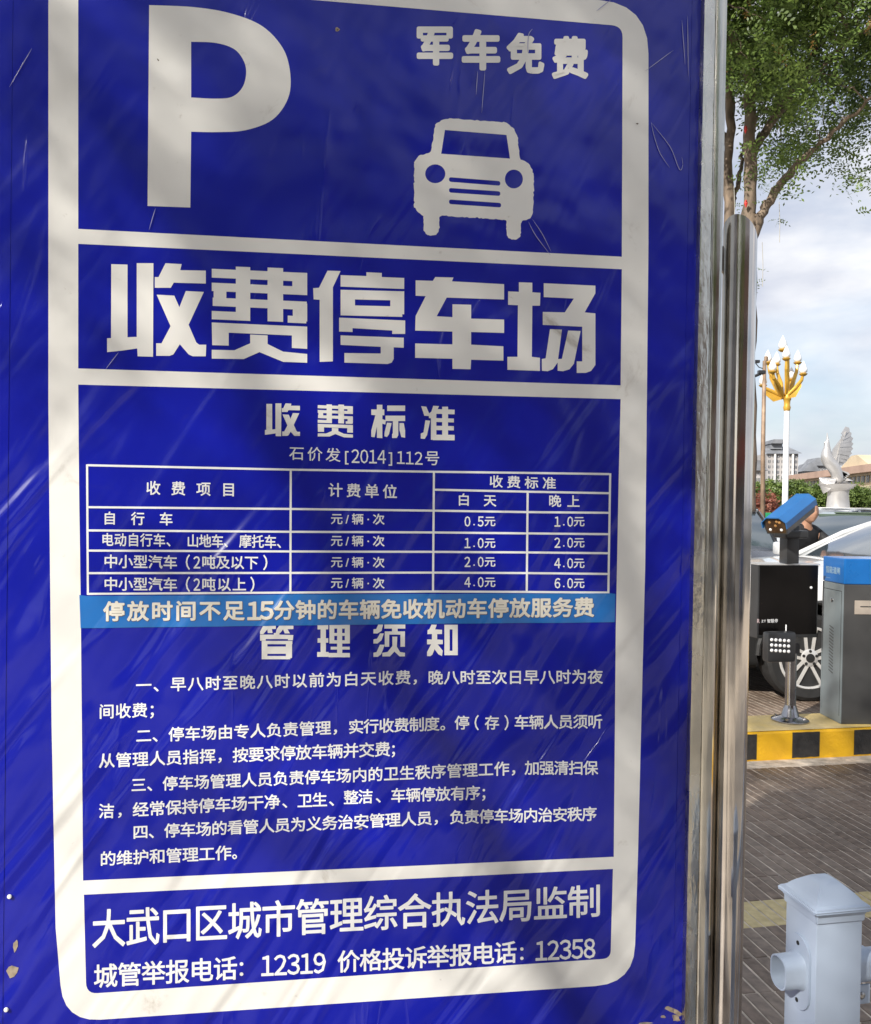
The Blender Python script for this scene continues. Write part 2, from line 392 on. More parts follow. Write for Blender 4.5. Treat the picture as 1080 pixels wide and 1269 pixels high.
# white frame printed round the panels
def jit(pts, amp=.5, step=28):
    r = []
    for i in range(len(pts)):
        a = Vector(pts[i]); b = Vector(pts[(i+1) % len(pts)]); n = max(1, int((b-a).length/step))
        for k in range(n): r.append(tuple(a.lerp(b, k/n) + Vector((rng.normal(0, amp*.4), rng.normal(0, amp*.4)))*(1 if k else 0)))
    return r
outer = rounded([(60, -49), (804, 4), (804, 300), (800, 700), (791, 1060), (786, 1219), (79, 1267), (69, 1150), (64, 900), (60, 500)], [45, 62, 0, 0, 0, 48, 46, 0, 0, 0])
holes = [rounded([(97, -25), (772, 32), (771, 318), (97, 283.5)], [14, 14, 0, 0]),
         [(97, 302), (771, 333.5), (769.5, 477.5), (97, 456.5)],
         [(97, 476.5), (769.5, 494.5), (767, 600), (763.5, 780), (761, 1062), (103, 1091.5), (101.5, 900), (100, 740), (98, 600)],
         rounded([(104, 1109), (760, 1077), (757, 1188), (107, 1232)], [0, 0, 10, 14])]
shape([outer] + holes, 'white_border', M_WHITE, .00015)
# letter P
Pout = [(185, 6), (240, 8.5), (285, 16), (325, 32), (351, 60), (360, 92), (357, 122), (338, 148), (305, 161), (270, 163.5), (237, 163), (236, 257), (183, 255)]
Pin = [(237, 51.5), (268, 53), (291, 61), (303, 77), (305, 93), (300, 109), (287, 120), (266, 122), (237, 120.5)]
shape([smooth_loop(Pout, 6, (0, 10, 11, 12)), smooth_loop(Pin, 6, (0, 8))], 'letter_p', M_WHITE, .0002)
# car symbol
def z2(pts): return [(500+x/6, 130+y/6) for x, y in pts]
body = z2([(240, 140), (315, 97), (765, 128), (830, 180), (850, 230), (868, 405), (920, 420), (965, 490), (972, 570), (966, 800), (935, 850), (876, 862), (874, 970), (850, 998), (800, 1000), (770, 975), (768, 855), (270, 822), (268, 930), (240, 970), (185, 970), (150, 935), (150, 822), (110, 800), (80, 755), (80, 430), (110, 378), (205, 352), (225, 230)])
wsc = z2([(310, 185), (768, 222), (794, 398), (282, 362)])
def circ(cx, cy, rx, ry, n=28): return z2([(cx+rx*math.cos(2*PI*i/n), cy+ry*math.sin(2*PI*i/n)) for i in range(n)])
def slot(x0, y0, x1, y1, h): return z2(rounded([(x0, y0), (x1, y1), (x1, y1+h), (x0, y0+h)], h*.5, 4))
def rough(lp, amp=.35):
    return [(x+rng.normal(0, amp), y+rng.normal(0, amp)) for x, y in jit(lp, 0, 2.5)]
shape([rough(rounded(body, 3, 3)), wsc, circ(238, 511, 75, 70), circ(823, 550, 67, 70), slot(340, 536, 722, 566, 34), slot(340, 616, 722, 642, 34), slot(340, 702, 728, 728, 34)], 'car_symbol', M_WHITE, .0002)

# hand-drawn block lettering ------------------------------------
def G5(p): return [(130+x/3.484, 310+y/3.484) for x, y in p]
def G6(p): return [(430+x/3.375, 310+y/3.375) for x, y in p]
def rc(x0, y0, x1, y1, s=0, xr=0): return [(x0, y0+s*(x0-xr)), (x1, y0+s*(x1-xr)), (x1, y1+s*(x1-xr)), (x0, y1+s*(x0-xr))]
SHOU = [G5(p) for p in (
    [(28, 60), (98, 62), (98, 376), (138, 374), (138, 56), (210, 56), (208, 460), (142, 458), (140, 424), (70, 434), (10, 440), (10, 380), (27, 380)],
    [(262, 56), (332, 60), (326, 86), (436, 88), (436, 144), (298, 140), (285, 162), (216, 162), (216, 116), (232, 116)],
    [(224, 192), (300, 196), (322, 246), (350, 176), (428, 180), (362, 322), (395, 398), (408, 408), (438, 408), (436, 458), (380, 458), (362, 450), (324, 406), (296, 450), (280, 456), (222, 456), (222, 402), (245, 402), (284, 328)])]
s_ = .044
FEI = [G5(rc(*a, s_, 462)) for a in (
    (462, 80, 874, 118), (462, 140, 874, 176), (466, 204, 872, 240), (462, 262, 628, 298), (566, 66, 628, 290), (703, 64, 770, 296),
    (810, 90, 874, 168), (470, 150, 525, 232), (812, 212, 874, 290), (790, 268, 870, 298))]
FEI += [G5(p) for p in ([(462, 312), (874, 330), (874, 426), (808, 422), (808, 368), (535, 356), (535, 412), (464, 410)],
    [(628, 364), (703, 368), (703, 405), (770, 438), (874, 448), (874, 486), (770, 482), (668, 440), (600, 470), (462, 468), (462, 430), (560, 432), (628, 402)])]
TING = [G5([(962, 88), (1018, 90), (985, 160), (985, 480), (928, 482), (928, 214), (902, 212), (900, 164), (925, 162)])]
TING += [G6(p) for p in ([(-26, 104), (82, 108), (82, 92), (146, 95), (146, 112), (240, 116), (240, 162), (-26, 152)],
    [(-32, 282), (244, 294), (244, 350), (190, 350), (190, 336), (24, 326), (24, 342), (-32, 340)],
    [(-26, 356), (238, 366), (238, 408), (196, 406), (196, 455), (188, 470), (170, 476), (-10, 470), (-10, 430), (142, 432), (142, 404), (-26, 396)])]
TING += [G6(rc(*a, .025, 0)) for a in ((-26, 166, 240, 205), (-26, 230, 232, 273), (-26, 180, 34, 250), (182, 175, 240, 262))]
CHE = [G6([(370, 112), (446, 114), (440, 130), (658, 142), (658, 206), (418, 198), (376, 276), (442, 280), (442, 226), (520, 228), (520, 286), (658, 290), (658, 346), (520, 342), (520, 395), (655, 402), (655, 462), (520, 458), (518, 498), (442, 496), (442, 454), (286, 450), (286, 390), (442, 394), (442, 340), (286, 336), (288, 275), (330, 192), (288, 190), (288, 126), (360, 128)])]
CHANG = [G6(p) for p in ([(720, 134), (776, 136), (776, 176), (810, 178), (808, 232), (776, 232), (774, 446), (808, 450), (808, 505), (672, 500), (672, 446), (714, 446), (716, 230), (675, 228), (675, 172), (720, 174)],
    [(824, 138), (1040, 148), (1040, 180), (995, 260), (1040, 264), (1040, 480), (1022, 505), (1000, 513), (962, 513), (962, 465), (985, 465), (985, 320), (820, 312), (820, 258), (912, 260), (950, 202), (824, 196)],
    [(850, 330), (900, 332), (882, 470), (862, 498), (840, 506), (816, 504), (816, 455), (832, 452)],
    [(926, 336), (978, 338), (950, 475), (932, 498), (905, 506), (882, 504), (882, 456), (900, 454)])]
def join(meshes):
    V = []; Fc = []
    for me in meshes:
        b = len(V); V += [tuple(v.co) for v in me.vertices]; Fc += [tuple(i+b for i in p.vertices) for p in me.polygons]
        bpy.data.meshes.remove(me)
    me = bpy.data.meshes.new('joined'); me.from_pydata(V, [], Fc); return me
def strokes(polys, name='lettering', m=M_WHITE, off=.0004, rad=0, label=None):
    ms = []
    for i, p in enumerate(polys):
        if rad: p = rounded(p, rad, 3)
        me = curve_mesh([[son(*q) for q in p]])
        for v in me.vertices: v.co = Vector((v.co.x, -off - .000012*(i % 16), v.co.y))
        ms.append(me)
    return link(name, join(ms), m, board, label)
for g in (SHOU, FEI, TING, CHE, CHANG): strokes(g, 'title_character')
def refit(polys, x0, y0, x1, y1, slope=0):
    xs = [p[0] for q in polys for p in q]; ys = [p[1]-.04*(p[0]) for q in polys for p in q]
    a, b, c, d = min(xs), max(xs), min(ys), max(ys)
    return [[(x0+(p[0]-a)/(b-a)*(x1-x0), y0+((p[1]-.04*p[0])-c)/(d-c)*(y1-y0) + slope*((p[0]-a)/(b-a)*(x1-x0))) for p in q] for q in polys]
def G7(p): return [(320+x/4.154, 490+y/4.154) for x, y in p]
def G8(p): return [(310+x/4.0, 760+y/4.0) for x, y in p]
BIAO = [G7(p) for p in ([(612, 48), (640, 48), (640, 72), (650, 72), (650, 102), (640, 102), (640, 122), (658, 128), (655, 150), (640, 145), (640, 220), (612, 218), (612, 160), (600, 215), (583, 213), (583, 180), (604, 102), (583, 100), (583, 72), (612, 72)],
    rc(665, 52, 757, 80), rc(656, 104, 757, 132), [(694, 131), (722, 131), (722, 205), (714, 219), (690, 219), (690, 198), (694, 196)],
    [(664, 140), (688, 142), (674, 200), (664, 214), (650, 210), (652, 188)], [(728, 142), (750, 142), (757, 180), (757, 218), (738, 214), (728, 180)])]
ZHUN = [G7(p) for p in ([(840, 55), (866, 58), (882, 95), (878, 106), (856, 104)], [(862, 128), (886, 130), (870, 205), (858, 224), (838, 222), (838, 196), (852, 190)],
    [(902, 53), (932, 55), (918, 84), (918, 228), (890, 228), (890, 118), (880, 116), (878, 94), (892, 84)],
    rc(905, 70, 1012, 94, .03, 905), rc(905, 116, 1008, 136, .03, 905), rc(905, 156, 1008, 178, .02, 905), rc(900, 202, 1012, 230, .01, 900), rc(948, 58, 978, 226))]
GUAN = [G8(p) for p in ([(66, 60), (128, 62), (128, 78), (108, 78), (112, 98), (88, 98), (86, 80), (66, 104), (50, 104), (50, 90)],
    [(146, 60), (215, 62), (215, 78), (186, 79), (198, 100), (172, 100), (164, 80), (150, 98), (128, 98), (132, 80)],
    [(50, 106), (118, 106), (118, 98), (146, 98), (146, 106), (215, 108), (212, 134), (188, 134), (188, 128), (78, 128), (78, 136), (50, 136)],
    rc(58, 137, 210, 153), rc(58, 165, 206, 201), rc(58, 212, 200, 228), rc(58, 140, 86, 226), rc(178, 140, 208, 222))]
LI = [G8(p) for p in (rc(335, 58, 388, 80), rc(335, 124, 388, 146), rc(333, 192, 390, 216), rc(350, 60, 376, 214),
    rc(394, 57, 495, 76), rc(396, 98, 493, 112), rc(394, 134, 495, 150), rc(400, 166, 494, 180), rc(390, 197, 495, 218), rc(394, 60, 418, 148), rc(470, 60, 495, 148), rc(432, 60, 457, 214))]
XU = [G8(p) for p in ([(636, 56), (660, 56), (652, 88), (632, 100), (612, 100), (612, 80), (626, 78)], [(645, 100), (664, 100), (652, 134), (632, 150), (612, 150), (612, 130), (630, 126)],
    [(644, 156), (668, 156), (650, 204), (634, 216), (612, 216), (612, 196), (628, 192)], rc(666, 56, 770, 76), rc(704, 70, 732, 96), rc(668, 90, 768, 106), rc(668, 92, 690, 166), rc(746, 92, 768, 166),
    [(706, 116), (730, 116), (728, 166), (744, 192), (768, 196), (768, 214), (742, 214), (716, 190), (694, 214), (656, 214), (656, 196), (682, 192), (706, 162)])]
ZHI = [G8(p) for p in ([(900, 56), (926, 57), (918, 80), (952, 82), (952, 103), (928, 103), (928, 130), (956, 132), (956, 153), (930, 154), (956, 186), (952, 212), (934, 204), (915, 178), (904, 206), (894, 213), (878, 212), (878, 192), (898, 154), (878, 154), (878, 130), (902, 130), (902, 103), (892, 103), (880, 104), (880, 84), (890, 78)],
    rc(964, 57, 1030, 80), rc(964, 186, 1030, 208), rc(964, 60, 990, 206), rc(1004, 60, 1030, 206))]
for gname in (refit(SHOU, 328.5, 499, 372, 540, .03), refit(FEI, 394, 500.5, 437.5, 541, .03), BIAO, ZHUN): strokes(gname, 'subtitle_character', M_WHITE)
for gname in (GUAN, LI, XU, ZHI): strokes(gname, 'heading_character', M_WHITE)

# typeset lettering ------------------------------------------------
def glyph(ch, offset=0, res=2):
    if ch.isdigit(): ch = chr(ord(ch)+0xFEE0)
    c = bpy.data.curves.new('g', 'FONT'); c.body = ch; c.resolution_u = res
    o = bpy.data.objects.new('tmp', c); COL.objects.link(o)
    dg = bpy.context.evaluated_depsgraph_get(); me = bpy.data.meshes.new_from_object(o.evaluated_get(dg))
    bpy.data.objects.remove(o); bpy.data.curves.remove(c)
    bm = bmesh.new(); bm.from_mesh(me); bpy.data.meshes.remove(me)
    vs = [(v.co.x, v.co.y, 0) for v in bm.verts]; fs = [tuple(v.index for v in f.verts) for f in bm.faces]; ly = 0
    if offset > 0:                                        # even, round-cornered thickening of the outline
        dirs = {}
        for e in bm.edges:
            if len(e.link_faces) != 1: continue
            p, q = (Vector((v.co.x, v.co.y)) for v in e.verts); d = q-p
            if d.length < 1e-6: continue
            d.normalize(); ly = ly % 5 + 1; nrm = Vector((-d.y, d.x))*offset; b_ = len(vs)
            for v in e.verts: dirs.setdefault(v, []).append(d)
            vs += [(*(p-nrm), ly), (*(q-nrm), ly), (*(q+nrm), ly), (*(p+nrm), ly)]; fs.append((b_, b_+1, b_+2, b_+3))
        for v, ds in dirs.items():
            if len(ds) == 2 and abs(ds[0].dot(ds[1])) > .97: continue
            b_ = len(vs); k_ = 8 if offset > .02 else 6; ly = ly % 5 + 1
            vs += [(v.co.x+offset*math.cos(2*PI*(i+.3)/k_), v.co.y+offset*math.sin(2*PI*(i+.3)/k_), ly+5) for i in range(k_)]; fs.append(tuple(range(b_, b_+k_)))
    bm.free()
    return np.array(vs, float), fs
_gc = {}
def G(ch, off):
    k = (ch, off)
    if k not in _gc: _gc[k] = glyph(ch, off)
    return _gc[k]
ref = G('国', 0)[0]; CX0, CY0 = (ref[:, 0].min()+ref[:, 0].max())/2, (ref[:, 1].min()+ref[:, 1].max())/2
CW = (ref[:, 0].max()-ref[:, 0].min())*1.11; CH_ = (ref[:, 1].max()-ref[:, 1].min())*1.07
_d0 = G('0', 0)[0]; DCY = (_d0[:, 1].min()+_d0[:, 1].max())/2; DCH = _d0[:, 1].max()-_d0[:, 1].min()
PUNCT = {'、': (-.30, -.30), '，': (-.30, -.30), '。': (-.28, -.28), '；': (-.15, 0), '：': (0, 0), '·': (0, 0)}
HALF = set('0123456789./·（）[]() ')
def row(s, xl, xr, yl, yr, h, cw, off=.008, m=M_TEXT, name='lettering', dz=.0004, dx=0, dy=0, hr=None):
    """s spread from xl to xr; each full glyph cw wide and h high; yl, yr are mid heights"""
    units = [(.55 if c in HALF else 1.0) for c in s]
    tot = sum(units); cen = []; acc = 0
    for u in units: cen.append(acc + u/2); acc += u
    a, b = cen[0], cen[-1]
    hw0 = cw*units[0]/2; hw1 = cw*units[-1]/2; hr = hr or h
    V = []; Fc = []
    for c, t in zip(s, cen):
        if c in ' \u3000': continue
        k = (t-a)/(b-a) if b > a else 0
        x = xl+hw0 + k*((xr-hw1)-(xl+hw0)); y = yl+(yr-yl)*k; hh = h+(hr-h)*k
        ss = (yr-yl)/max(1, xr-xl)
        v, f = G(c, off)
        if c in HALF:
            gcx = (v[:, 0].min()+v[:, 0].max())/2; wpx = cw*.92/CW if c not in '0123456789' else cw*.92/CW
            gy = (v[:, 1]-CY0)*hh/CH_
            if c in '0123456789': gy = (v[:, 1]-DCY)*hh/DCH
            if c == '.': gy = (v[:, 1]-.345)*hh/CH_
            X = x + (v[:, 0]-gcx)*wpx
        else:
            X = x + (v[:, 0]-CX0)*cw/CW; gy = (v[:, 1]-CY0)*hh/CH_
        Y = y - gy + ss*(X-x)
        base = len(V); V += [(*son(px+dx, py+dy), l_) for px, py, l_ in zip(X, Y, v[:, 2])]; Fc += [tuple(i+base for i in q) for q in f]
    me = bpy.data.meshes.new(name); me.from_pydata([(p[0], -dz-p[2]*1.2e-5, p[1]) for p in V], [], Fc)
    return link(name, me, m, board)
def rows(segs, **kw):                                    # several segments of one printed line, one mesh
    obs = [row(*s, **kw) for s in segs]
    me = join([o.data for o in obs[:]]) if len(obs) > 1 else obs[0].data
    if len(obs) > 1:
        return link('lettering', me, kw.get('m', M_TEXT), board)
    return obs[0]
# 军车免费, fat and rounded
for ch, x0, x1, y0, y1 in (('军', 514, 559, 33, 81), ('车', 570.6, 617, 38.5, 87), ('免', 627, 671, 43, 92), ('费', 683, 726, 47, 97.5)):
    row(ch, x0+3, x1-3, (y0+y1)/2, (y0+y1)/2, (y1-y0)-1, (x1-x0)-1, off=.044, m=M_WHITE, name='free_parking_character')
# document number
rows([('石价发', 359, 422, 562, 564, 17, 18), ('[2014]', 425, 489, 565, 566.5, 17, 18), ('112', 492, 524, 567, 568, 16, 18), ('号', 527, 547, 568, 568, 18, 18)], off=.006)
T = dict(off=.016)
rows([('收费项目', 181.5, 292, 605, 607, 17, 17)], **T)
rows([('计费单位', 407.5, 492, 607.5, 609.5, 17, 17)], **T)
rows([('收费标准', 607, 689, 597, 599, 15, 16)], **T)
rows([('白天', 567.5, 615, 619.5, 620.5, 15, 15)], **T); rows([('晚上', 680.5, 718.5, 621, 621.5, 15, 15)], **T)
rows([('自行车', 128, 214, 642.5, 643.5, 16, 16)], **T)
rows([('电动自行车、', 126, 221, 669, 670, 16, 14.5), ('山地车、', 232, 292, 670.5, 671, 16, 14.5), ('摩托车、', 297, 358, 671, 672, 16, 14.5)], **T)
rows([('中小型汽车', 129, 219.5, 696, 697, 16.5, 17), ('（', 228, 238, 697, 697, 18, 18), ('2', 240, 249, 697, 697, 15, 15), ('吨及以下', 250.5, 320, 697, 697.5, 16.5, 16.5), ('）', 324, 334, 697.5, 697.5, 18, 18)], **T)
rows([('中小型汽车', 129, 219.5, 724, 724.5, 16.5, 17), ('（', 228, 238, 724.5, 724.5, 18, 18), ('2', 240, 249, 724.5, 724.5, 15, 15), ('吨以上', 250.5, 305, 724.5, 724.5, 16.5, 16.5), ('）', 308, 318, 724.5, 724.5, 18, 18)], **T)
for y in (643.7, 670.8, 697.2, 723): rows([('元/辆·次', 410.5, 476.5, y-.5, y, 13.5, 14)], **T)
for s, y in (('0.5元', 646.2), ('1.0元', 673), ('2.0元', 696.4), ('4.0元', 721.5)): rows([(s, 576, 614, y, y, 12.5, 13)], **T)
for s, y in (('1.0元', 646.4), ('2.0元', 672.6), ('4.0元', 698), ('6.0元', 722.8)): rows([(s, 687.5, 724.5, y, y, 12.5, 13)], **T)
# regulations
T = dict(off=.016)
rows([('一、早八时至晚八时以前为白天收费', 169, 509, 849.5, 840, 17.5, 18.5), ('，', 511, 530, 840, 840, 17, 18), ('晚八时至次日早八时为夜', 531, 747, 840, 839, 17.5, 18)], **T)
rows([('间收费；', 123, 203, 882, 880, 18, 18.5)], **T)
rows([('二、停车场由专人负责管理', 169, 410, 912, 902.5, 17.5, 18.5), ('，', 412, 430, 902, 902, 17, 18), ('实行收费制度', 432.5, 544.5, 901, 897.5, 17.5, 18), ('。', 546, 562, 897.5, 897.5, 17, 17), ('停', 564, 582, 896, 896, 17, 17.5), ('（', 586, 598, 896, 896, 18, 18), ('存', 601.5, 619, 896, 896, 17, 17), ('）', 623, 635, 896, 896, 18, 18), ('车辆人员须听', 638, 746.5, 895.5, 894.5, 17.5, 17.5)], **T)
rows([('从管理人员指挥', 123, 267, 943, 937.5, 18, 19), ('，', 269, 287, 937, 937, 17, 18), ('按要求停放车辆并交费', 289, 483.5, 936, 929, 18, 18.5), ('；', 484, 500, 929, 929, 17, 17)], **T)
rows([('三、停车场管理人员负责停车场内的卫生秩序管理工作', 163, 631, 973, 953, 17.5, 18), ('，', 633, 650, 952.5, 952.5, 17, 18), ('加强清扫保', 651, 741, 952, 952, 17.5, 17.5)], **T)
rows([('洁', 123, 142, 1005.5, 1005.5, 18, 18.5), ('，', 145, 162, 1005, 1005, 17, 18), ('经常保持停车场干净', 165, 347, 1003.5, 994, 18, 19), ('、', 350, 366, 993.5, 993.5, 17, 18), ('卫生', 369, 405.5, 992.5, 991.5, 17.5, 18), ('、', 408, 425, 991, 991, 17, 18), ('整洁', 426.5, 462, 988.5, 987.5, 17.5, 17.5), ('、', 466, 483, 987, 987, 17, 18), ('车辆停放有序', 485, 595, 986, 983, 17.5, 17.5), ('；', 596, 612, 983, 983, 17, 17)], **T)
rows([('四、停车场的看管人员为义务治安管理人员', 165, 535.5, 1031.5, 1014.5, 17.5, 18.5), ('，', 537, 555, 1014, 1014, 17, 18), ('负责停车场内治安秩序', 558, 739.5, 1013, 1009, 17.5, 17.5)], **T)
rows([('的维护和管理工作', 124.5, 286.5, 1064.5, 1057.5, 18, 19), ('。', 288, 306, 1057, 1057, 17, 17)], **T)
# issuing office and telephone line
row('大武口区城市管理综合执法局监制', 115, 744.5, 1151.5, 1118, 47, 40, off=.014, hr=40)
rows([('城管举报电话', 117, 293.5, 1210, 1201, 29, 28), ('：', 294, 318, 1200, 1200, 24, 24), ('12319', 324, 404, 1197, 1193.5, 25, 28), ('价格投诉举报电话', 419, 640, 1192, 1181, 27, 26.5), ('：', 642, 660, 1181, 1181, 22, 22), ('12358', 664, 738, 1178.5, 1175.5, 24, 26)], off=.016)
# sticker strip
shape([jit([(98.5, 737.2), (108, 738.6), (400, 736.6), (756, 735.2), (763, 736), (762, 771), (500, 773.5), (100, 778.5)], .4)], 'sticker_strip', M_BAND, .0007)
B = [('停放时间不足', 129, 302.5, 758, 757, 24, 25), ('15', 307, 339, 757, 756.5, 22, 30), ('分钟的车辆免收机动车停放服务费', 340.5, 736, 756.5, 753, 23.5, 24)]
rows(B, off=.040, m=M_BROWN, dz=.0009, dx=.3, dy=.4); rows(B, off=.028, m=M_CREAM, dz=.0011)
# fee table grid
hx = [108, 360, 537, 653.5, 755.5]
HY = [[576.5, 582, 584.6, 586, 587.5], [628.5, 630.7, 632.8, 634.6, 635.5], [657.3, 659, 659.8, 661, 662], [682.3, 683.4, 683.9, 684.6, 685.6], [710.3, 710, 709.6, 710.2, 711.3], [736, 734.4, 733, 733.6, 734.4]]
gp = []
def line(pts, w=2.6, vert=False):
    a = [(x, y-w/2) if not vert else (x-w/2, y) for x, y in pts]; b = [(x, y+w/2) if not vert else (x+w/2, y) for x, y in pts]
    gp.append(a + b[::-1])
for ys in HY: line(list(zip(hx, ys)))
line([(537, 606.8), (653, 609.3), (755.5, 611.2)])
line([(108, 575.5), (109, 737)], vert=True); line([(360.5, 581), (360, 735)], vert=True); line([(538, 584), (536.8, 734)], vert=True)
line([(654.2, 609), (653, 734.5)], vert=True); line([(756.5, 586.5), (754.2, 735)], vert=True)
strokes(gp, 'table_grid', M_TEXT, .0003)
# small flaws: torn corners exposing the backing, nail heads
def blob(cx, cy, rx, ry, n=11, ro=0, name='torn_patch', m=M_TAN, off=.0006):
    pts = []
    for i in range(n):
        a = 2*PI*i/n; q = .6+.6*rng.random(); x, y = rx*q*math.cos(a), ry*q*math.sin(a)
        pts.append((cx+x*math.cos(ro)-y*math.sin(ro), cy+x*math.sin(ro)+y*math.cos(ro)))
    shape([pts], name, m, off)
for a in ((833, 1252, 13, 3.5, 11, .5), (838, 1262, 6, 5), (800, 1268, 10, 1.6), (15, 1203, 7, 9, 9, .4), (19, 1172, 3, 8, 9, .2), (418, 36.5, 3.2, 3.2, 8), (447, 1027, 3, 2, 7), (822, 1260, 4, 2)): blob(*a)
M_DIRT = mat('smudge', (.58, .55, .48), .8, var=.25, scale=90)
for a in ((418.5, 36.5, 1.4, 1.4, 8), (196, 74, 2.0, 1.0, 9, .8), (790, 153, 1.6, 1.0)): blob(*a, name='pit', m=M_BROWN, off=.0007)
for px, py in ((12, 1111), (8, 1251)):
    u, z = son(px, py); b = MB(); b.lathe([(.0001, .0035), (.0028, .003), (.0038, .001), (.0038, 0)], 12, Matrix.Translation((u, -.001, z)) @ Matrix.Rotation(PI/2, 4, 'X')); b.build('rivet', M_WHITE, board)
# film creases as thin raised tubes; their pale opaque colour paints the glints
M_CREASE_GLINT = mat('crease_glint', (.34, .34, .62), .12, var=.1, coat=1, spec=.9)
def crease(pts, r=.0006):
    pp = smooth_loop(pts, 5, (0, len(pts)-1))[:(len(pts)-1)*5+1]
    P = [Vector(loc3(*son(*p), .0016)) for p in pp]
    n = len(P); rr = [r*(.25+math.sin(PI*i/(n-1))) for i in range(n)]
    MB().tube(P, rr, 6).build('film_crease', M_CREASE_GLINT, board, smooth=True)
for c in ([(807, 152), (811, 170), (818, 190), (830, 208)], [(807, 152), (820, 168), (832, 185), (842, 210), (846, 205), (845, 195)], [(655, 275), (664, 292), (682, 316)], [(660, 272), (672, 290), (683, 312)],
          [(660, 36), (655, 44), (654, 66)], [(592, 88), (590, 118)], [(601, 88), (597, 140)], [(185, 285), (193, 258)], [(12, 108), (40, 60)], [(845, 25), (849, 80)], [(852, 20), (853, 95)], [(800, 88), (835, 62)], [(131, 458), (147, 437)], [(739, 14), (757, 0)]): crease(c)
for px in (9, 846.5):
    u_, _z = son(px, 634); k = MB(); k.box((u_, .0, (pz0+pz1)/2), (.0016, .0012, pz1-pz0-.04)); k.build('film_seam', M_BLUE, board)
# stainless frame: flat flange, rolled outer lip
uf0, uf1, uf2 = son(857, 634)[0], son(871, 634)[0], son(888.5, 634)[0]
fl = MB(); fl.box(((uf0+uf1)/2, -.004, (pz0+pz1)/2), (uf1-uf0, .020, pz1-pz0+.08), bevel=.0025); autosmooth(fl.build('frame_flange', M_FLANGE, board))
n = 9; prof = [(uf1 + .0005, .030)]
for i in range(n): 
    a = PI - i*(PI*.62)/(n-1); prof.append(((uf1+uf2)/2 + (uf2-uf1)/2*math.cos(a), -.012 - .007*math.sin(a)))
prof += [(uf2, .01), (uf2, .13), (uf1, .13)]
lp = MB(); lp.prism([(p[0], p[1], pz0-.04) for p in prof], (0, 0, pz1-pz0+.08)); autosmooth(lp.build('frame_lip', steel('frame_lip_steel', .13, (.64, .62, .56), .10, (30, 30, 2)), board), 60)
fl2 = MB(); fl2.box((u_l-.03, .0, (pz0+pz1)/2), (.06, .03, pz1-pz0+.08), bevel=.003); fl2.build('frame_flange', M_FLANGE, board)
fb = MB(); fb.box(((u_l+u_r)/2, .0, pz0-.02), (u_r-u_l-.002, .026, .04), bevel=.003); fb.build('frame_rail', M_FLANGE, board)
fb = MB(); fb.box(((u_l+u_r)/2, .0, pz1+.02), (u_r-u_l-.002, .026, .04), bevel=.003); fb.build('frame_rail', M_FLANGE, board)
# round post with slanted open top
def slant_tube(uc, rad, ztop, name='steel_post'):
    bm = bmesh.new(); n = 48; R_ = rad; r_ = rad-.0015; rings = []
    for (q, zt) in ((R_, 0), (R_, 1), (r_, 1), (r_, .0)):
        ring = []
        for k in range(n):
            a = 2*PI*k/n; x, y = q*math.cos(a), q*math.sin(a)
            z = (ztop - x*.8 - y*.75) if zt else (0 if q == R_ else ztop-.3)
            ring.append(bm.verts.new((uc+x, .018+y, z)))
        rings.append(ring)
    for i in range(3):
        for k in range(n): bm.faces.new((rings[i][k], rings[i][(k+1) % n], rings[i+1][(k+1) % n], rings[i+1][k]))
    me = bpy.data.meshes.new(name); bmesh.ops.recalc_face_normals(bm, faces=bm.faces); bm.to_mesh(me); bm.free()
    return autosmooth(link(name, me, M_TUBE, board), 50)
ua, ub = son(894.5, 500, VS+.018)[0], son(932, 500, VS+.018)[0]
slant_tube((ua+ub)/2, (ub-ua)/2, son(916, 287)[1]-.004)
slant_tube(u_l-.1, (ub-ua)/2, son(916, 287)[1])
for z in (.6, 2.0): MB().box(((ua+uf2)/2+.004, .08, z), (ua-uf2+.03, .02, .05)).build('mounting_bracket', M_STEEL2, board)

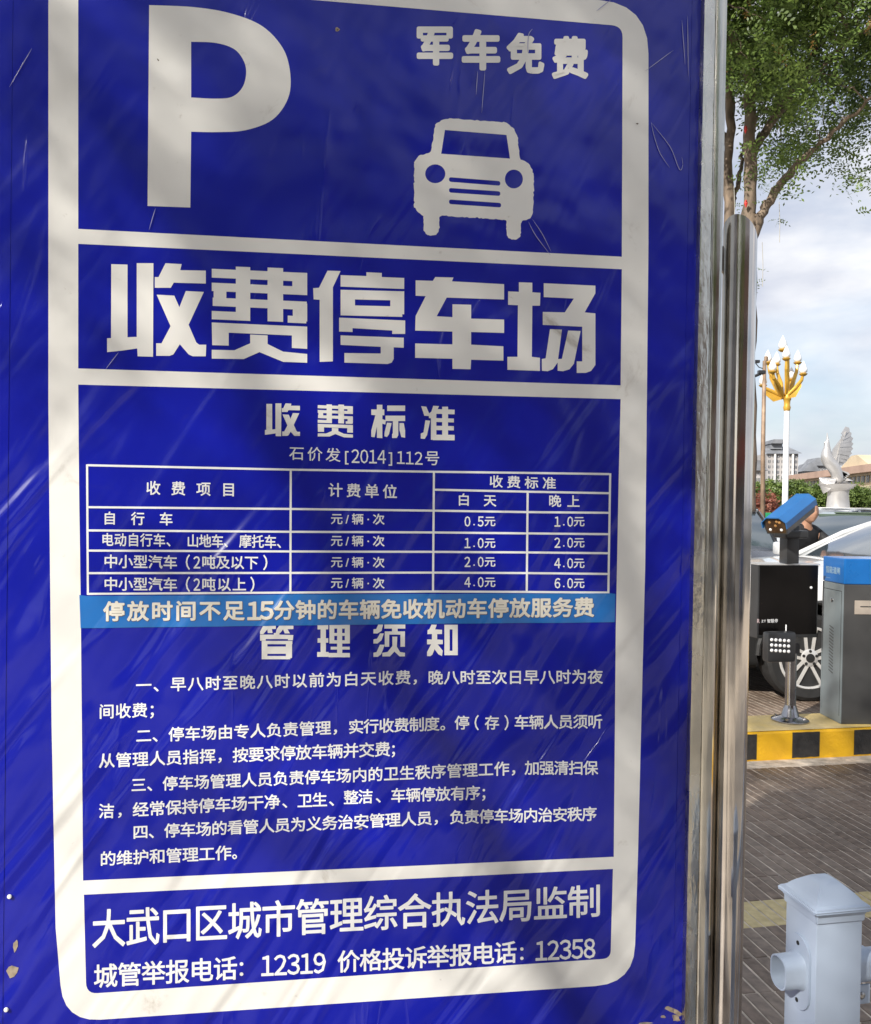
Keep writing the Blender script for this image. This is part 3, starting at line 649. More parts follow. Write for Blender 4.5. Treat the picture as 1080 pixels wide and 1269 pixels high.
# ------------------------------------------------------------ white rail fence in the foreground
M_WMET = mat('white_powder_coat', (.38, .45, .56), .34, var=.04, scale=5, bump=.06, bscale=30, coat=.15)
M_CHR_ = mat('screw_steel', (.5, .5, .5), .3, metal=1)
M_HOLE_SHADE = mat('hole_shade', (.01, .01, .01), .8)  # near-black, painting the shade inside holes and gaps
S = .088; PD = 1.47
pc = ground(1011.6, 1269, 0); c0 = at(1011.8, 1200, PD)
uc, vc = toF(c0); uc += S/2; vc += S/2
ztop = at(1026, 1088.5, PD+.06).z
fence = thing('rail_fence', 'white metal fence post with domed square cap and empty side socket', 'fence', F(uc, vc, 0), A)
def fence_post(x, sock):
    zc = ztop-.036
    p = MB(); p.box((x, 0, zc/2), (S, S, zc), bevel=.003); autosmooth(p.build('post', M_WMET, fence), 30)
    c = bmesh.new(); rings = []
    for (h, z, pw) in ((S/2+.003, zc-.018, 0), (S/2+.0035, zc-.002, 0), (S/2+.010, zc+.001, 0), (S/2+.012, zc+.004, 0), (S/2+.011, zc+.009, 0), (S/2+.002, zc+.013, 0), (S/2-.006, zc+.023, 0), (S/2-.018, zc+.033, 0), (.014, zc+.042, 0), (.006, zc+.043, 0)):
        rings.append([c.verts.new((x+sx*h, sy*h, z)) for sx, sy in ((-1, -1), (1, -1), (1, 1), (-1, 1))])
    for i in range(len(rings)-1):
        for k in range(4): c.faces.new((rings[i][k], rings[i][(k+1) % 4], rings[i+1][(k+1) % 4], rings[i+1][k]))
    c.faces.new(rings[-1]); c.faces.new(rings[0][::-1])
    bmesh.ops.bevel(c, geom=[e for e in c.edges], offset=.0022, segments=2, affect='EDGES')
    me = bpy.data.meshes.new('post_cap'); bmesh.ops.recalc_face_normals(c, faces=c.faces); c.to_mesh(me); c.free()
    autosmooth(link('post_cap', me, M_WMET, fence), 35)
fence_post(0, True); fence_post(1.9, False)
zsock = at(994, 1201, PD+.05).z
def rrect(w_, h_, r_, n=7):
    pts = []
    for cx, cy, a0 in ((w_/2-r_, h_/2-r_, 0), (-w_/2+r_, h_/2-r_, PI/2), (-w_/2+r_, -h_/2+r_, PI), (w_/2-r_, -h_/2+r_, 1.5*PI)):
        for i in range(n+1): a = a0+PI/2*i/n; pts.append((cx+r_*math.cos(a), cy+r_*math.sin(a)))
    return pts
def socket(x, sgn):
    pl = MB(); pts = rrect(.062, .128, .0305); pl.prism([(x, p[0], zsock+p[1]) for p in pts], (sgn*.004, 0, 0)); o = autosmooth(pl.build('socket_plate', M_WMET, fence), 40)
    # flared sleeve, hollow
    bm = bmesh.new(); rings = []
    for (xx, w_, h_, r_) in ((.003, .052, .064, .02), (.010, .047, .058, .02), (.040, .046, .056, .019), (.042, .046, .056, .019), (.042, .041, .051, .017), (.006, .041, .051, .017)):
        rings.append([bm.verts.new((x+sgn*xx, p[0], zsock+.002+p[1])) for p in rrect(w_, h_, r_)])
    nn = len(rings[0])
    for i in range(len(rings)-1):
        for k in range(nn): bm.faces.new((rings[i][k], rings[i][(k+1) % nn], rings[i+1][(k+1) % nn], rings[i+1][k]))
    bm.faces.new(rings[-1])
    bmesh.ops.recalc_face_normals(bm, faces=bm.faces); me = bpy.data.meshes.new('sleeve'); bm.to_mesh(me); bm.free()
    autosmooth(link('sleeve', me, M_WMET, o), 40)
    MB().prism([(x+sgn*.0075, p[0], zsock+.002+p[1]) for p in rrect(.034, .044, .014)], (sgn*.0006, 0, 0)).build('hollow_shade', M_HOLE_SHADE, o)  # dark plate painted as the shade of the hollow post
    for dz in (.050, -.050):
        MB().lathe([(.0038, 0), (.0038, .001), (.0005, .0012)], 12, Matrix.Translation((x+sgn*.0042, 0, zsock+dz)) @ Matrix.Rotation(sgn*PI/2, 4, 'Y')).build('screw_hole', M_HOLE_SHADE, o)
socket(-S/2-.0005, -1); socket(S/2+.0005, 1); socket(1.9-S/2-.0005, -1)
k = MB(); k.box((S/2+.022, -.012, zsock-.045), (.040, .004, .034), bevel=.0015); rb2 = k.build('rail_bracket', M_WMET, fence)
MB().lathe([(.0065, 0), (.0065, .002), (.003, .0035)], 12, Matrix.Translation((S/2+.024, -.0142, zsock-.046)) @ Matrix.Rotation(PI/2, 4, 'X')).build('screw', M_CHR_, rb2)
rl = MB(); rl.prism([(S/2+.012, p[0], zsock+.002+p[1]) for p in rrect(.040, .050, .016)], (1.9-S-.024, 0, 0)); autosmooth(rl.build('rail', M_WMET, fence), 40)
rl = MB(); rl.prism([(S/2+.002, p[0], .18+p[1]) for p in rrect(.040, .050, .016)], (1.9-S-.004, 0, 0)); autosmooth(rl.build('rail', M_WMET, fence), 40)
for k in range(12):
    b = MB(); b.tube([(.18+k*.14, 0, .19), (.18+k*.14, 0, zsock-.01)], .009, 10); b.build('picket', M_WMET, fence, smooth=True)

# ------------------------------------------------------------ plate-reading camera post on the kerb island
M_DK = mat('dark_satin_metal', (.028, .029, .031), .32, var=.15, scale=12, spec=.6)
M_DK2 = mat('black_display_glass', (.006, .005, .005), .22, var=.3, scale=3, spec=.2)
M_CHR = mat('satin_pole', (.42, .41, .42), .2, metal=1, var=.1)
M_BLUEP = mat('blue_painted_metal', (.018, .13, .36), .38, var=.08, scale=6, coat=.2)
M_LED = mat('white_led', (.85, .85, .85), .3, var=.02)
M_AMB = mat('amber_lens', (.40, .20, .06), .15, var=.2, coat=1)
bp_ = ground(979.5, 893, KZ); ub_, vb_ = toF(bp_)
lpr = thing('plate_camera_post', 'number plate camera with blue hood on a post with a black display box', 'traffic camera', F(ub_, vb_, KZ), A)
fd = bp_.y
k = MB(); k.lathe([(.112, 0), (.112, .008), (.108, .012), (.055, .030), (.042, .075), (.034, .098), (.034, .10)], 32); autosmooth(k.build('flange', M_CHR, lpr), 40)
for i in range(4):
    a = PI/4+i*PI/2; MB().lathe([(.009, .008), (.009, .022), (.004, .024)], 6, Matrix.Translation((.088*math.cos(a), .088*math.sin(a), .006))).build('bolt', M_CHR, lpr)
zz = lambda py: at(979, py, fd).z-KZ
k = MB(); k.lathe([(.033, .09), (.033, zz(806)), (.03, zz(806)+.002)], 24); autosmooth(k.build('pole', M_CHR, lpr), 40)
k = MB(); k.box((0, .13, zz(800)), (.05, .05, .12)); k.build('upper_pole', M_DK, lpr)
def lx(px, y=None): 
    d = ray(px, 760); t = (vb_ + (y or 0))/d.dot(VX); return (d*t).dot(UX)-ub_
# display box: faces the driveway
xa, xb = lx(937, .06), lx(1011.5, .06); za, zb = zz(792), zz(701)
k = MB(); k.box(((xa+xb)/2, .12, (za+zb)/2), (xb-xa, .16, zb-za), bevel=.006); ob = k.build('display_box', M_DK, lpr)
k = MB(); k.box(((xa+xb)/2, .0385, (za+zb)/2+.01), (xb-xa-.022, .004, zb-za-.03)); k.build('display_glass', M_DK2, ob)
k = MB(); k.box(((xa+xb)/2, .12, zb+.004), (xb-xa+.008, .175, .006)); k.build('top_trim', mat('bare_aluminium', (.75, .74, .72), .35, metal=.6), ob)
k = MB(); k.lathe([(.008, 0), (.008, .006), (.003, .008)], 14, Matrix.Translation((lx(1005.5, .03), .036, zz(729))) @ Matrix.Rotation(PI/2, 4, 'X')); k.build('key_lock', M_LED, ob)
def tiny_text(s, x0, z0, h, y, parent, m, sq=1.0):
    x = x0; V = []; Fc = []
    for c in s:
        if c == ' ': x += h*.5; continue
        v, f = G(c, .012); b_ = len(V); w_ = v[:, 0].max()-v[:, 0].min()
        V += [(x + (p[0]-v[:, 0].min())*h*sq/.75, y, z0+p[1]*h/.75) for p in v]; Fc += [tuple(i+b_ for i in q) for q in f]; x += (w_+.09)*h*sq/.75
    me = bpy.data.meshes.new('lettering'); me.from_pydata(V, [], Fc); return link('lettering', me, m, parent)
tiny_text('R', lx(939.5, .03), zz(772.5), .027, .0345, ob, mat('red_white_print', (.8, .62, .62), .5), .9)
tiny_text('ZT', lx(944.8, .03), zz(771.8), .016, .0345, ob, M_LED, 1.1)
tiny_text('智慧停', lx(952, .03), zz(772), .019, .0345, ob, M_LED)
# fill light
k = MB(); zc = zz(799); k.box((lx(967.5, -.06), -.055, zc), (.195, .07, .188), bevel=.022); fo = autosmooth(k.build('fill_light', M_DK, lpr), 30)
k = MB()
k.box((0, -.01, zc-.02), (.07, .05, .06)); k.build('bracket', M_DK, lpr)
for i in range(5):
    for j in range(3):
        d = ray(957.3+i*5.25, 793+j*6.6+i*.35); t = (vb_-.0935)/d.dot(VX); p = Vector((0, 0, H))+d*t
        MB().lathe([(.0105, 0), (.0098, .004), (.006, .007), (.001, .008)], 12, Matrix.Translation((p.dot(UX)-ub_, -.0895, p.z-KZ)) @ Matrix.Rotation(PI/2, 4, 'X')).build('led', M_LED, fo)
MB().tube([(lx(971.5), -.03, zc+.09), (lx(971.5), -.03, zc+.13)], .004, 6).build('aerial', M_LED, fo)
# camera head
k = MB(); k.box((.01, .06, zz(675)), (.085, .085, .24), bevel=.006); hd_ = autosmooth(k.build('neck', M_DK, lpr), 30)
k = MB(); k.box((.0, .03, zz(662)), (.16, .13, .05), bevel=.01); k.build('tilt_joint', M_DK, lpr)
hc = at(982, 637, fd)
Rl = Matrix.Rotation(R(-33), 4, 'Z') @ Matrix.Rotation(R(27), 4, 'X')  # local -y is the lens direction; then nose down
Rl = Matrix.Translation((hc.dot(UX)-ub_, .02, hc.z-KZ)) @ Matrix.Rotation(R(-62), 4, 'Z') @ Matrix.Rotation(R(23), 4, 'X')
def loft_y(sec, y0, y1): return [Rl @ Vector((x, y0, z)) for x, z in sec], [Rl @ Vector((x, y1, z)) for x, z in sec]
hoodsec = [(-.082, -.012), (-.082, .028), (-.042, .062), (.042, .062), (.082, .028), (.082, -.012), (.076, -.012), (.076, .026), (.04, .056), (-.04, .056), (-.076, .026), (-.076, -.012)]
bm = bmesh.new(); a_, b_ = loft_y(hoodsec, -.205, .185); va = [bm.verts.new(p) for p in a_]; vb2 = [bm.verts.new(p) for p in b_]
for i in range(12): bm.faces.new((va[i], va[(i+1) % 12], vb2[(i+1) % 12], vb2[i]))
bm.faces.new(va); bm.faces.new(vb2[::-1]); bmesh.ops.recalc_face_normals(bm, faces=bm.faces); me = bpy.data.meshes.new('hood'); bm.to_mesh(me); bm.free()
hood = link('hood', me, M_BLUEP, lpr)
bs = [(-.066, -.055), (-.074, -.02), (-.072, .024), (-.038, .052), (.038, .052), (.072, .024), (.074, -.02), (.066, -.055)]
k = MB(); a_, b_ = loft_y(bs, -.187, .17); k.prism(a_, b_[0]-a_[0]); hb = k.build('camera_housing', M_DK, lpr)
k = MB(); a_, b_ = loft_y([(x*.86, z*.82) for x, z in bs], -.1895, -.186); k.prism(a_, b_[0]-a_[0]); k.build('front_glass', mat('amber_black_glass', (.05, .025, .01), .08, coat=1), hb)
for x, z in ((-.035, .022), (.03, .022), (-.038, -.026), (.034, -.026), (0, 0), (.012, .028)):
    MB().lathe([(.0095, 0), (.008, .003), (.003, .005)], 12, Rl @ Matrix.Translation((x, -.189, z)) @ Matrix.Rotation(PI/2, 4, 'X')).build('led', M_AMB if (x == 0 or z > 0) else M_LED, hb)
# small emblem lettering on the hood's side slope
v1 = G('R', .012)
# barrier gate box
M_GREY = mat('grey_satin_cabinet', (.20, .235, .25), .33, var=.08, scale=3, coat=.15)
M_CHAR = mat('charcoal_cabinet', (.065, .065, .065), .35, var=.12, scale=3, coat=.2)
M_BRBLUE = mat('bright_blue_cover', (.008, .13, .42), .3, var=.05, coat=.3)
cf = ground(1043.4, 897.5, KZ); uu, vv = toF(cf)
gate = thing('barrier_gate_box', 'grey barrier gate cabinet with bright blue top beside the camera post', 'barrier gate', F(uu, vv, KZ), R(2))
GH = at(1043.4, 692, cf.y).z-KZ; DP = .27; WD = .36
sk = Matrix.Rotation(R(10), 4, 'Z')
k = MB(); k.box((WD/2, DP/2, (GH-.16)/2), (WD, DP, GH-.16), bevel=.004); gb = k.build('cabinet', M_CHAR, gate)
k = MB(); k.box((WD/2, DP/2, GH-.08), (WD+.006, DP+.006, .158), bevel=.006); k.build('blue_cover', M_BRBLUE, gate)
k = MB(); k.box((-.003, DP/2, (GH-.16)/2), (.005, DP-.004, GH-.162), bevel=.001); sp = k.build('side_panel', M_GREY, gate)
k = MB(); k.box((-.006, DP/2, .02+(GH-.24)*.5+.02), (.003, DP*.82, GH-.26), bevel=.001); dr = k.build('door', M_GREY, sp) if False else k.build('door', M_GREY, gate)
for p in ((DP*.09-.002), (DP*.91+.002)):
    MB().box((-.0052, p, .02+(GH-.24)*.5+.02), (.002, .003, GH-.25)).build('door_gap', M_HOLE_SHADE, gate)
MB().box((-.0052, DP/2, GH-.205), (.002, DP*.84, .003)).build('door_gap', M_HOLE_SHADE, gate)
k = MB(); k.lathe([(.013, 0), (.013, .004), (.006, .006)], 14, Matrix.Translation((-.0075, DP*.5, GH-.27)) @ Matrix.Rotation(-PI/2, 4, 'Y')); k.build('lock', M_CHR, dr)
for i in range(15): MB().box((-.0078, DP*.5, .30+i*.02), (.0016, .055, .0055), Matrix.Rotation(R(14), 3, 'X')).build('louvre', M_DK, dr)
k = MB(); k.box((.20, -.0025, GH-.30), (.27, .003, .085), bevel=.001); lb = k.build('label_plate', mat('tan_label', (.42, .36, .30), .5), gate)
k = MB(); k.box((.20, -.0045, GH-.295), (.20, .001, .006)); k.build('print_line', M_DK, lb)
def side_text(s, y0, z0, h):
    V = []; Fc = []; y = y0
    for c in s:
        v, f = G(c, .012); b_ = len(V); w_ = v[:, 0].max()-v[:, 0].min()
        V += [(-.0042, y-(p[0]-v[:, 0].min())*h/.75, z0+p[1]*h/.75) for p in v]; Fc += [tuple(i+b_ for i in q) for q in f]; y -= (w_+.08)*h/.75
    me = bpy.data.meshes.new('lettering'); me.from_pydata(V, [], Fc); link('lettering', me, mat('pale_blue_print', (.35, .5, .6), .5), gate)
side_text('智能道闸', DP*.85, GH-.1, .035); side_text('--------', DP*.85, GH-.14, .016)

# ------------------------------------------------------------ cars
M_RUB = mat('tyre_rubber', (.018, .018, .018), .75, var=.2, scale=20)
M_ALLOY = mat('alloy', (.62, .61, .59), .3, metal=.3, var=.05)
M_GLASS = mat('tinted_glass', (.05, .07, .085), .04, var=.1, scale=2, coat=1, spec=.8)
M_PLAST = mat('black_plastic', (.02, .02, .02), .5, var=.1)
M_LAMPG = mat('headlamp', (.7, .72, .75), .08, var=.1, coat=1)
M_RED = mat('tail_lamp', (.35, .01, .01), .15, var=.1, coat=1)
M_CAVE = mat('wheel_well', (.006, .006, .006), .9)
def paint(name, c): return mat(name, c, .28, var=.02, coat=(.35 if max(c) < .05 else 1), metal=(0 if max(c) < .05 else .15))
def wheel(parent, x, y, side, r=.34):
    Mx = Matrix.Translation((x, y, r)) @ Matrix.Rotation(side*PI/2, 4, 'X')
    t = MB(); t.lathe([(r*.70, -.10), (r*.90, -.112), (r*.98, -.09), (r, -.05), (r, .05), (r*.98, .09), (r*.90, .112), (r*.73, .105), (r*.70, .09)], 40, Mx)
    to = autosmooth(t.build('tyre', M_RUB, parent), 40)
    k = MB(); k.lathe([(r*.72, -.09), (r*.72, .100), (r*.70, .108), (r*.66, .104), (r*.655, .05), (r*.64, -.05)], 40, Mx); autosmooth(k.build('rim', M_ALLOY, to), 40)
    k = MB(); k.lathe([(r*.66, -.02), (r*.66, .02)], 24, Mx); k.build('brake_disc', M_CAVE, to)
    k = MB()
    for i in range(5):
        for s in (-1, 1):
            a = 2*PI*i/5 + PI/2
            rr0, rr1 = r*.14, r*.67
            ca, sa = math.cos(a), math.sin(a)
            def P(rad, off, z): return Mx @ Vector((ca*rad - sa*off, sa*rad + ca*off, z))
            pts = [P(rr0, s*.010, .098), P(rr1, s*.034, .104), P(rr1, s*.056, .104), P(rr0, s*.034, .098)]
            k.prism(pts, (Mx.to_3x3() @ Vector((0, 0, -.03))))
    k.build('spokes', M_ALLOY, to)
    k = MB(); k.lathe([(r*.2, .05), (r*.2, .10), (r*.17, .106), (.01, .108)], 20, Mx); autosmooth(k.build('hub', M_ALLOY, to), 40)
    k = MB(); k.lathe([(r*.1, .10), (r*.1, .112), (.004, .113)], 20, Mx); k.build('hub_cap', M_PLAST, to)
    for i in range(5):
        a = 2*PI*i/5+PI/10; k = MB(); k.lathe([(.012, .10), (.012, .1085), (.002, .109)], 8, Mx @ Matrix.Translation((r*.155*math.cos(a), r*.155*math.sin(a), 0))); k.build('wheel_nut', M_PLAST, to)
_body_mesh = {}
def car(label, pm, loc, rz, suv=.0, kind='parked_car', clad=False):
    """local +x is the car's rear, nose at x = 0, y across, near side is -y"""
    c = thing(kind, label, 'car', loc, rz, 'cars parked beyond the island')
    hz = suv
    # lower body by stations: x, half width, z low, z belt, z top
    st = [(0, .62, .34, .60, .66+hz*.6), (.06, .74, .26, .62, .74+hz*.6), (.22, .84, .22, .66, .82+hz*.8), (.6, .89, .21, .70, .92+hz), (1.0, .905, .20, .74, .98+hz), (1.25, .91, .20, .78, 1.01+hz),
          (2.2, .915, .20, .80, 1.01+hz), (3.3, .91, .20, .82, 1.02+hz), (3.9, .89, .22, .84, 1.05+hz), (4.3, .84, .26, .82, 1.04+hz), (4.5, .74, .34, .78, .96+hz), (4.55, .6, .42, .74, .88+hz)]
    key = round(hz, 3)
    if key not in _body_mesh:
        bm = bmesh.new(); rings = []
        for x, wd, zl, zbelt, zt in st:
            half = [(0, zt+.03), (wd*.45, zt+.022), (wd*.80, zt-.005), (wd*.93, zt-.05), (wd*.985, (zt+zbelt)/2-.02), (wd, zbelt-.08), (wd*.985, (zl+zbelt)/2-.05), (wd*.99, zl+.10), (wd*.95, zl+.02), (wd*.6, zl), (0, zl)]
            ring = [(y, z) for y, z in half] + [(-y, z) for y, z in half[1:-1][::-1]]
            rings.append([bm.verts.new((x, y, z)) for y, z in ring])
        n = len(rings[0])
        for i in range(len(rings)-1):
            for k in range(n): bm.faces.new((rings[i][k], rings[i][(k+1) % n], rings[i+1][(k+1) % n], rings[i+1][k]))
        bm.faces.new(rings[0]); bm.faces.new(rings[-1][::-1]); bmesh.ops.recalc_face_normals(bm, faces=bm.faces)
        me = bpy.data.meshes.new('body'); bm.to_mesh(me); bm.free(); me.materials.append(pm); me.materials.append(M_CAVE)
        o = bpy.data.objects.new('tmp_body', me); COL.objects.link(o)
        s1 = o.modifiers.new('s', 'SUBSURF'); s1.levels = 2; s1.render_levels = 2
        cut = MB()
        for x in (.86, 3.56):
            cut.lathe([(.40, -1.2), (.40, 1.2)], 40, Matrix.Translation((x, 0, .36)) @ Matrix.Rotation(PI/2, 4, 'X'))
        co = cut.build('tmp_cut', M_CAVE); b = o.modifiers.new('b', 'BOOLEAN'); b.operation = 'DIFFERENCE'; b.object = co; b.solver = 'EXACT'
        dg = bpy.context.evaluated_depsgraph_get(); em = bpy.data.meshes.new_from_object(o.evaluated_get(dg))
        bpy.data.objects.remove(o); bpy.data.objects.remove(co)
        _body_mesh[key] = em
    em = _body_mesh[key].copy(); em.materials.clear(); em.materials.append(pm); em.materials.append(M_CAVE)
    for p in em.polygons:
        cen = p.center
        inside = any(abs(math.hypot(cen.x-x, cen.z-.36)-.40) < .012 and abs((p.normal.x*(cen.x-x)+p.normal.z*(cen.z-.36))/.40+1) < .1 for x in (.86, 3.56))
        p.material_index = 1 if (inside or (clad and cen.z < .60)) else 0
    autosmooth(link('body', em, None, c), 38)
    k = MB(); k.box((2.2, 0, .45), (3.6, 1.1, .36)); k.build('underbody', M_CAVE, c)
    # cabin: roof, pillars, panes
    zb_ = 1.0+hz; zr = 1.42+hz*1.05; yb, yr = .80, .60
    fb_, ft, rt_, rb_ = 1.52, 2.45, 3.45, 4.05
    def prof(t): return None
    k = MB(); k.prism([(ft-.06, -yr+.04, zr-.015), (ft+.3, -yr-.01, zr+.015), (rt_-.3, -yr-.01, zr+.02), (rt_+.08, -yr+.04, zr-.02), (rt_+.08, yr-.04, zr-.02), (rt_-.3, yr+.01, zr+.02), (ft+.3, yr+.01, zr+.015), (ft-.06, yr-.04, zr-.015)], (0, 0, .028))
    rf = k.build('roof', pm, c)
    k = MB(); k.prism([(ft+.05, -yr*.6, zr+.03), (rt_-.1, -yr*.6, zr+.03), (rt_-.1, yr*.6, zr+.03), (ft+.05, yr*.6, zr+.03)], (0, 0, .018)); k.build('roof_crown', pm, rf)
    for s in (-1, 1):
        for nm, p, q, r_ in (('pillar', (fb_, s*yb, zb_), (ft, s*yr, zr), .024), ('pillar', (rb_-.1, s*yb, zb_+.02), (rt_, s*yr, zr), .05), ('pillar', (2.62, s*(yb+.02), zb_), (2.6, s*(yr+.01), zr), .026)):
            m1 = tuple((a+b)/2 for a, b in zip(p, q)); m1 = (m1[0]-.03 if p[0] < 2 else m1[0], m1[1]*1.02, m1[2]+.02)
            MB().tube([p, m1, q], r_, 8).build(nm, pm, c, smooth=True)
        MB().tube([(fb_+.1, s*(yb+.045), zb_-.005), (2.6, s*(yb+.06), zb_+.005), (rb_-.1, s*(yb+.035), zb_+.02)], .010, 6).build('window_trim', M_ALLOY, c)
        MB().prism([(fb_+.12, s*(yb-.005), zb_-.02), (2.6, s*(yb+.0), zb_-.02), (2.58, s*(yr+.005), zr-.005), (ft+.02, s*yr, zr-.01)], (0, -s*.01, 0)).build('side_window', M_GLASS, c)
        MB().prism([(2.64, s*(yb+.0), zb_-.02), (rb_-.15, s*(yb-.01), zb_+.0), (rt_-.02, s*yr, zr-.01), (2.62, s*(yr+.005), zr-.005)], (0, -s*.01, 0)).build('side_window', M_GLASS, c)
        mr = MB(); mr.box((1.5, s*1.0, zb_+.06), (.12, .2, .13), bevel=.03); autosmooth(mr.build('wing_mirror', pm, c), 40)
        for xx in (2.35, 3.2):
            h_ = MB(); h_.box((xx, s*.925, .84+hz), (.18, .03, .028), bevel=.008); h_.build('door_handle', pm, c)
        for xx in (1.45, 2.6, 3.55):
            pass
        hl = MB(); hl.prism([(.06, s*.42, .66+hz*.6), (.14, s*.74, .70+hz*.6), (.42, s*.865, .76+hz*.8), (.40, s*.85, .64+hz*.6), (.12, s*.72, .60+hz*.5), (.02, s*.42, .58+hz*.5)], (-.035, s*.03, .02)); hl.build('headlight', M_LAMPG, c)
        tl = MB(); tl.prism([(4.36, s*.82, .82+hz), (4.53, s*.55, .80+hz), (4.53, s*.55, .70+hz), (4.36, s*.84, .70+hz)], (.03, s*.03, 0)); tl.build('tail_light', M_RED, c)
    wsp = [(fb_-.02, -yb, zb_-.0), (fb_-.12, 0, zb_+.01), (fb_-.02, yb, zb_-.0), (ft, yr, zr-.005), (ft-.06, 0, zr+.012), (ft, -yr, zr-.005)]
    bm = bmesh.new()
    def grid(b0_, b1_, t0, t1, bow, nm, m):
        bm = bmesh.new(); G_ = []
        for j in range(7):
            r_ = []
            for i in range(13):
                u = i/12; v = j/6
                p = (Vector(b0_).lerp(Vector(b1_), u)).lerp(Vector(t0).lerp(Vector(t1), u), v)
                p.x += bow*(1-(2*u-1)**2)*1.0 + (-.03 if bow < 0 else .03)*math.sin(PI*v); p.z += .02*math.sin(PI*v)
                r_.append(bm.verts.new(p))
            G_.append(r_)
        for j in range(6):
            for i in range(12): bm.faces.new((G_[j][i], G_[j][i+1], G_[j+1][i+1], G_[j+1][i]))
        me = bpy.data.meshes.new(nm); bm.to_mesh(me); bm.free(); link(nm, me, m, c, smooth=True)
    grid((fb_, -yb, zb_-.02), (fb_, yb, zb_-.02), (ft, -yr, zr), (ft, yr, zr), -.07, 'windscreen', M_GLASS)
    grid((rb_, -yb, zb_+.0), (rb_, yb, zb_+.0), (rt_+.02, -yr, zr), (rt_+.02, yr, zr), .10, 'rear_window', M_GLASS)
    g = MB(); g.box((.015, 0, .60+hz*.4), (.06, .70, .15), bevel=.02); gr = g.build('grille', M_PLAST, c)
    g = MB(); g.box((.03, 0, .36), (.08, 1.1, .14), bevel=.02); g.build('lower_grille', M_PLAST, c)
    g = MB(); g.box((-.02, 0, .46), (.012, .42, .12)); g.build('number_plate', mat('blue_plate', (.02, .06, .35), .4), c)
    for s in (-1, 1):
        w_ = MB()
        for x in (.86, 3.56):
            pts = []
            for i in range(17):
                a = PI*i/16; pts.append((x+.415*math.cos(a), s*.905, .36+.415*math.sin(a)))
            w_.tube(pts, .022, 6)
        w_.box((2.2, s*.90, .25), (1.9, .04, .12), bevel=.01)
        w_.build('arch_cladding', M_PLAST, c)
        for x in (.86, 3.56): wheel(c, x, s*.80, 1 if s < 0 else -1)
    return c
wp = ground(1003, 870, 0)
# white car: front near wheel centred behind the camera post
yawB = R(3)
def carplace(label, pm, nx, ny, yaw, suv, **kw): return car(label, pm, (nx, ny, 0), yaw, suv, **kw)
wx, wy = .86, -.80-.1
carB = car('white car nosing left behind the barrier cabinet with its alloy wheel showing', paint('white_car_paint', (.78, .78, .77)),
           (wp.x-(wx*math.cos(yawB)-wy*math.sin(yawB)), wp.y-(wx*math.sin(yawB)+wy*math.cos(yawB)), 0), yawB, .03, clad=True)
car('black car left of the camera post with sky reflected in its windscreen', paint('black_car_paint', (.012, .012, .014)), (at(878, 700, 9.4).x, 9.4, 0), R(72), .0)
car('olive green off-road car parked behind the white car', paint('olive_car_paint', (.10, .14, .10)), (at(985, 700, 12.0).x, 11.8, 0), R(48), -.03)
car('silver hatchback far left beside the polished post', paint('silver_car_paint', (.6, .62, .64)), (at(905, 700, 17).x, 17, 0), R(20), .03)
car('white hatchback parked beyond the olive car', paint('pale_car_paint', (.7, .7, .72)), (at(1040, 700, 19).x, 19, 0), R(12), .0)

# ------------------------------------------------------------ person behind the white car
def skin_mesh(verts, edges, rad, sub=1, root=0):
    me = bpy.data.meshes.new('sk'); me.from_pydata(verts, edges, []); o = bpy.data.objects.new('tmp', me); COL.objects.link(o)
    sm = o.modifiers.new('skin', 'SKIN'); 
    for i, r_ in enumerate(rad): me.skin_vertices[0].data[i].radius = (r_, r_) if not hasattr(r_, '__len__') else r_
    me.skin_vertices[0].data[root].use_root = True
    s = o.modifiers.new('s', 'SUBSURF'); s.levels = sub; s.render_levels = sub
    dg = bpy.context.evaluated_depsgraph_get(); em = bpy.data.meshes.new_from_object(o.evaluated_get(dg)); bpy.data.objects.remove(o)
    for p in em.polygons: p.use_smooth = True
    return em
M_SKIN = mat('skin', (.40, .21, .13), .5, var=.08)
M_HAIR = mat('black_hair', (.012, .010, .009), .5, var=.3, scale=60, bump=.6, bscale=200)
M_JAC = mat('black_jacket', (.014, .014, .016), .7, var=.3, scale=10, bump=.5, bscale=25)
M_TRO = mat('dark_trousers', (.02, .022, .03), .8, var=.2, bump=.4, bscale=30)
pp = at(989, 650, 8.75)
per = thing('person', 'person in black standing behind the camera post, one hand on the white bonnet', 'person', (pp.x, pp.y, 0), R(10))
per.scale = (.95, .95, .945)
# local: faces -y (towards the bonnet), leaning forward
sk_v = [(0, 0, .90), (0, -.02, 1.08), (0, -.08, 1.26), (0, -.12, 1.34), (0, -.16, 1.41), (0, -.19, 1.50),     # pelvis..head base
        (-.17, -.11, 1.30), (-.22, -.24, 1.08), (-.14, -.42, 1.03), (-.12, -.48, 1.03),
        (.17, -.11, 1.30), (.24, -.34, 1.13), (.20, -.58, 1.085), (.20, -.66, 1.075),
        (-.09, 0, .84), (-.10, -.02, .48), (-.10, .02, .09), (-.10, -.12, .04),
        (.09, 0, .84), (.10, -.02, .48), (.10, .02, .09), (.10, -.12, .04)]
sk_e = [(0, 1), (1, 2), (2, 3), (3, 4), (4, 5), (3, 6), (6, 7), (7, 8), (8, 9), (3, 10), (10, 11), (11, 12), (12, 13), (0, 14), (14, 15), (15, 16), (16, 17), (0, 18), (18, 19), (19, 20), (20, 21)]
sk_r = [(.13, .09), (.115, .08), (.11, .08), (.06, .055), .045, .05, .045, .042, .030, .026, .055, .042, .030, .026, .08, .055, .04, .04, .08, .055, .04, .04]
fingers = []
vs_, es_, rs_ = list(sk_v), list(sk_e), list(sk_r)
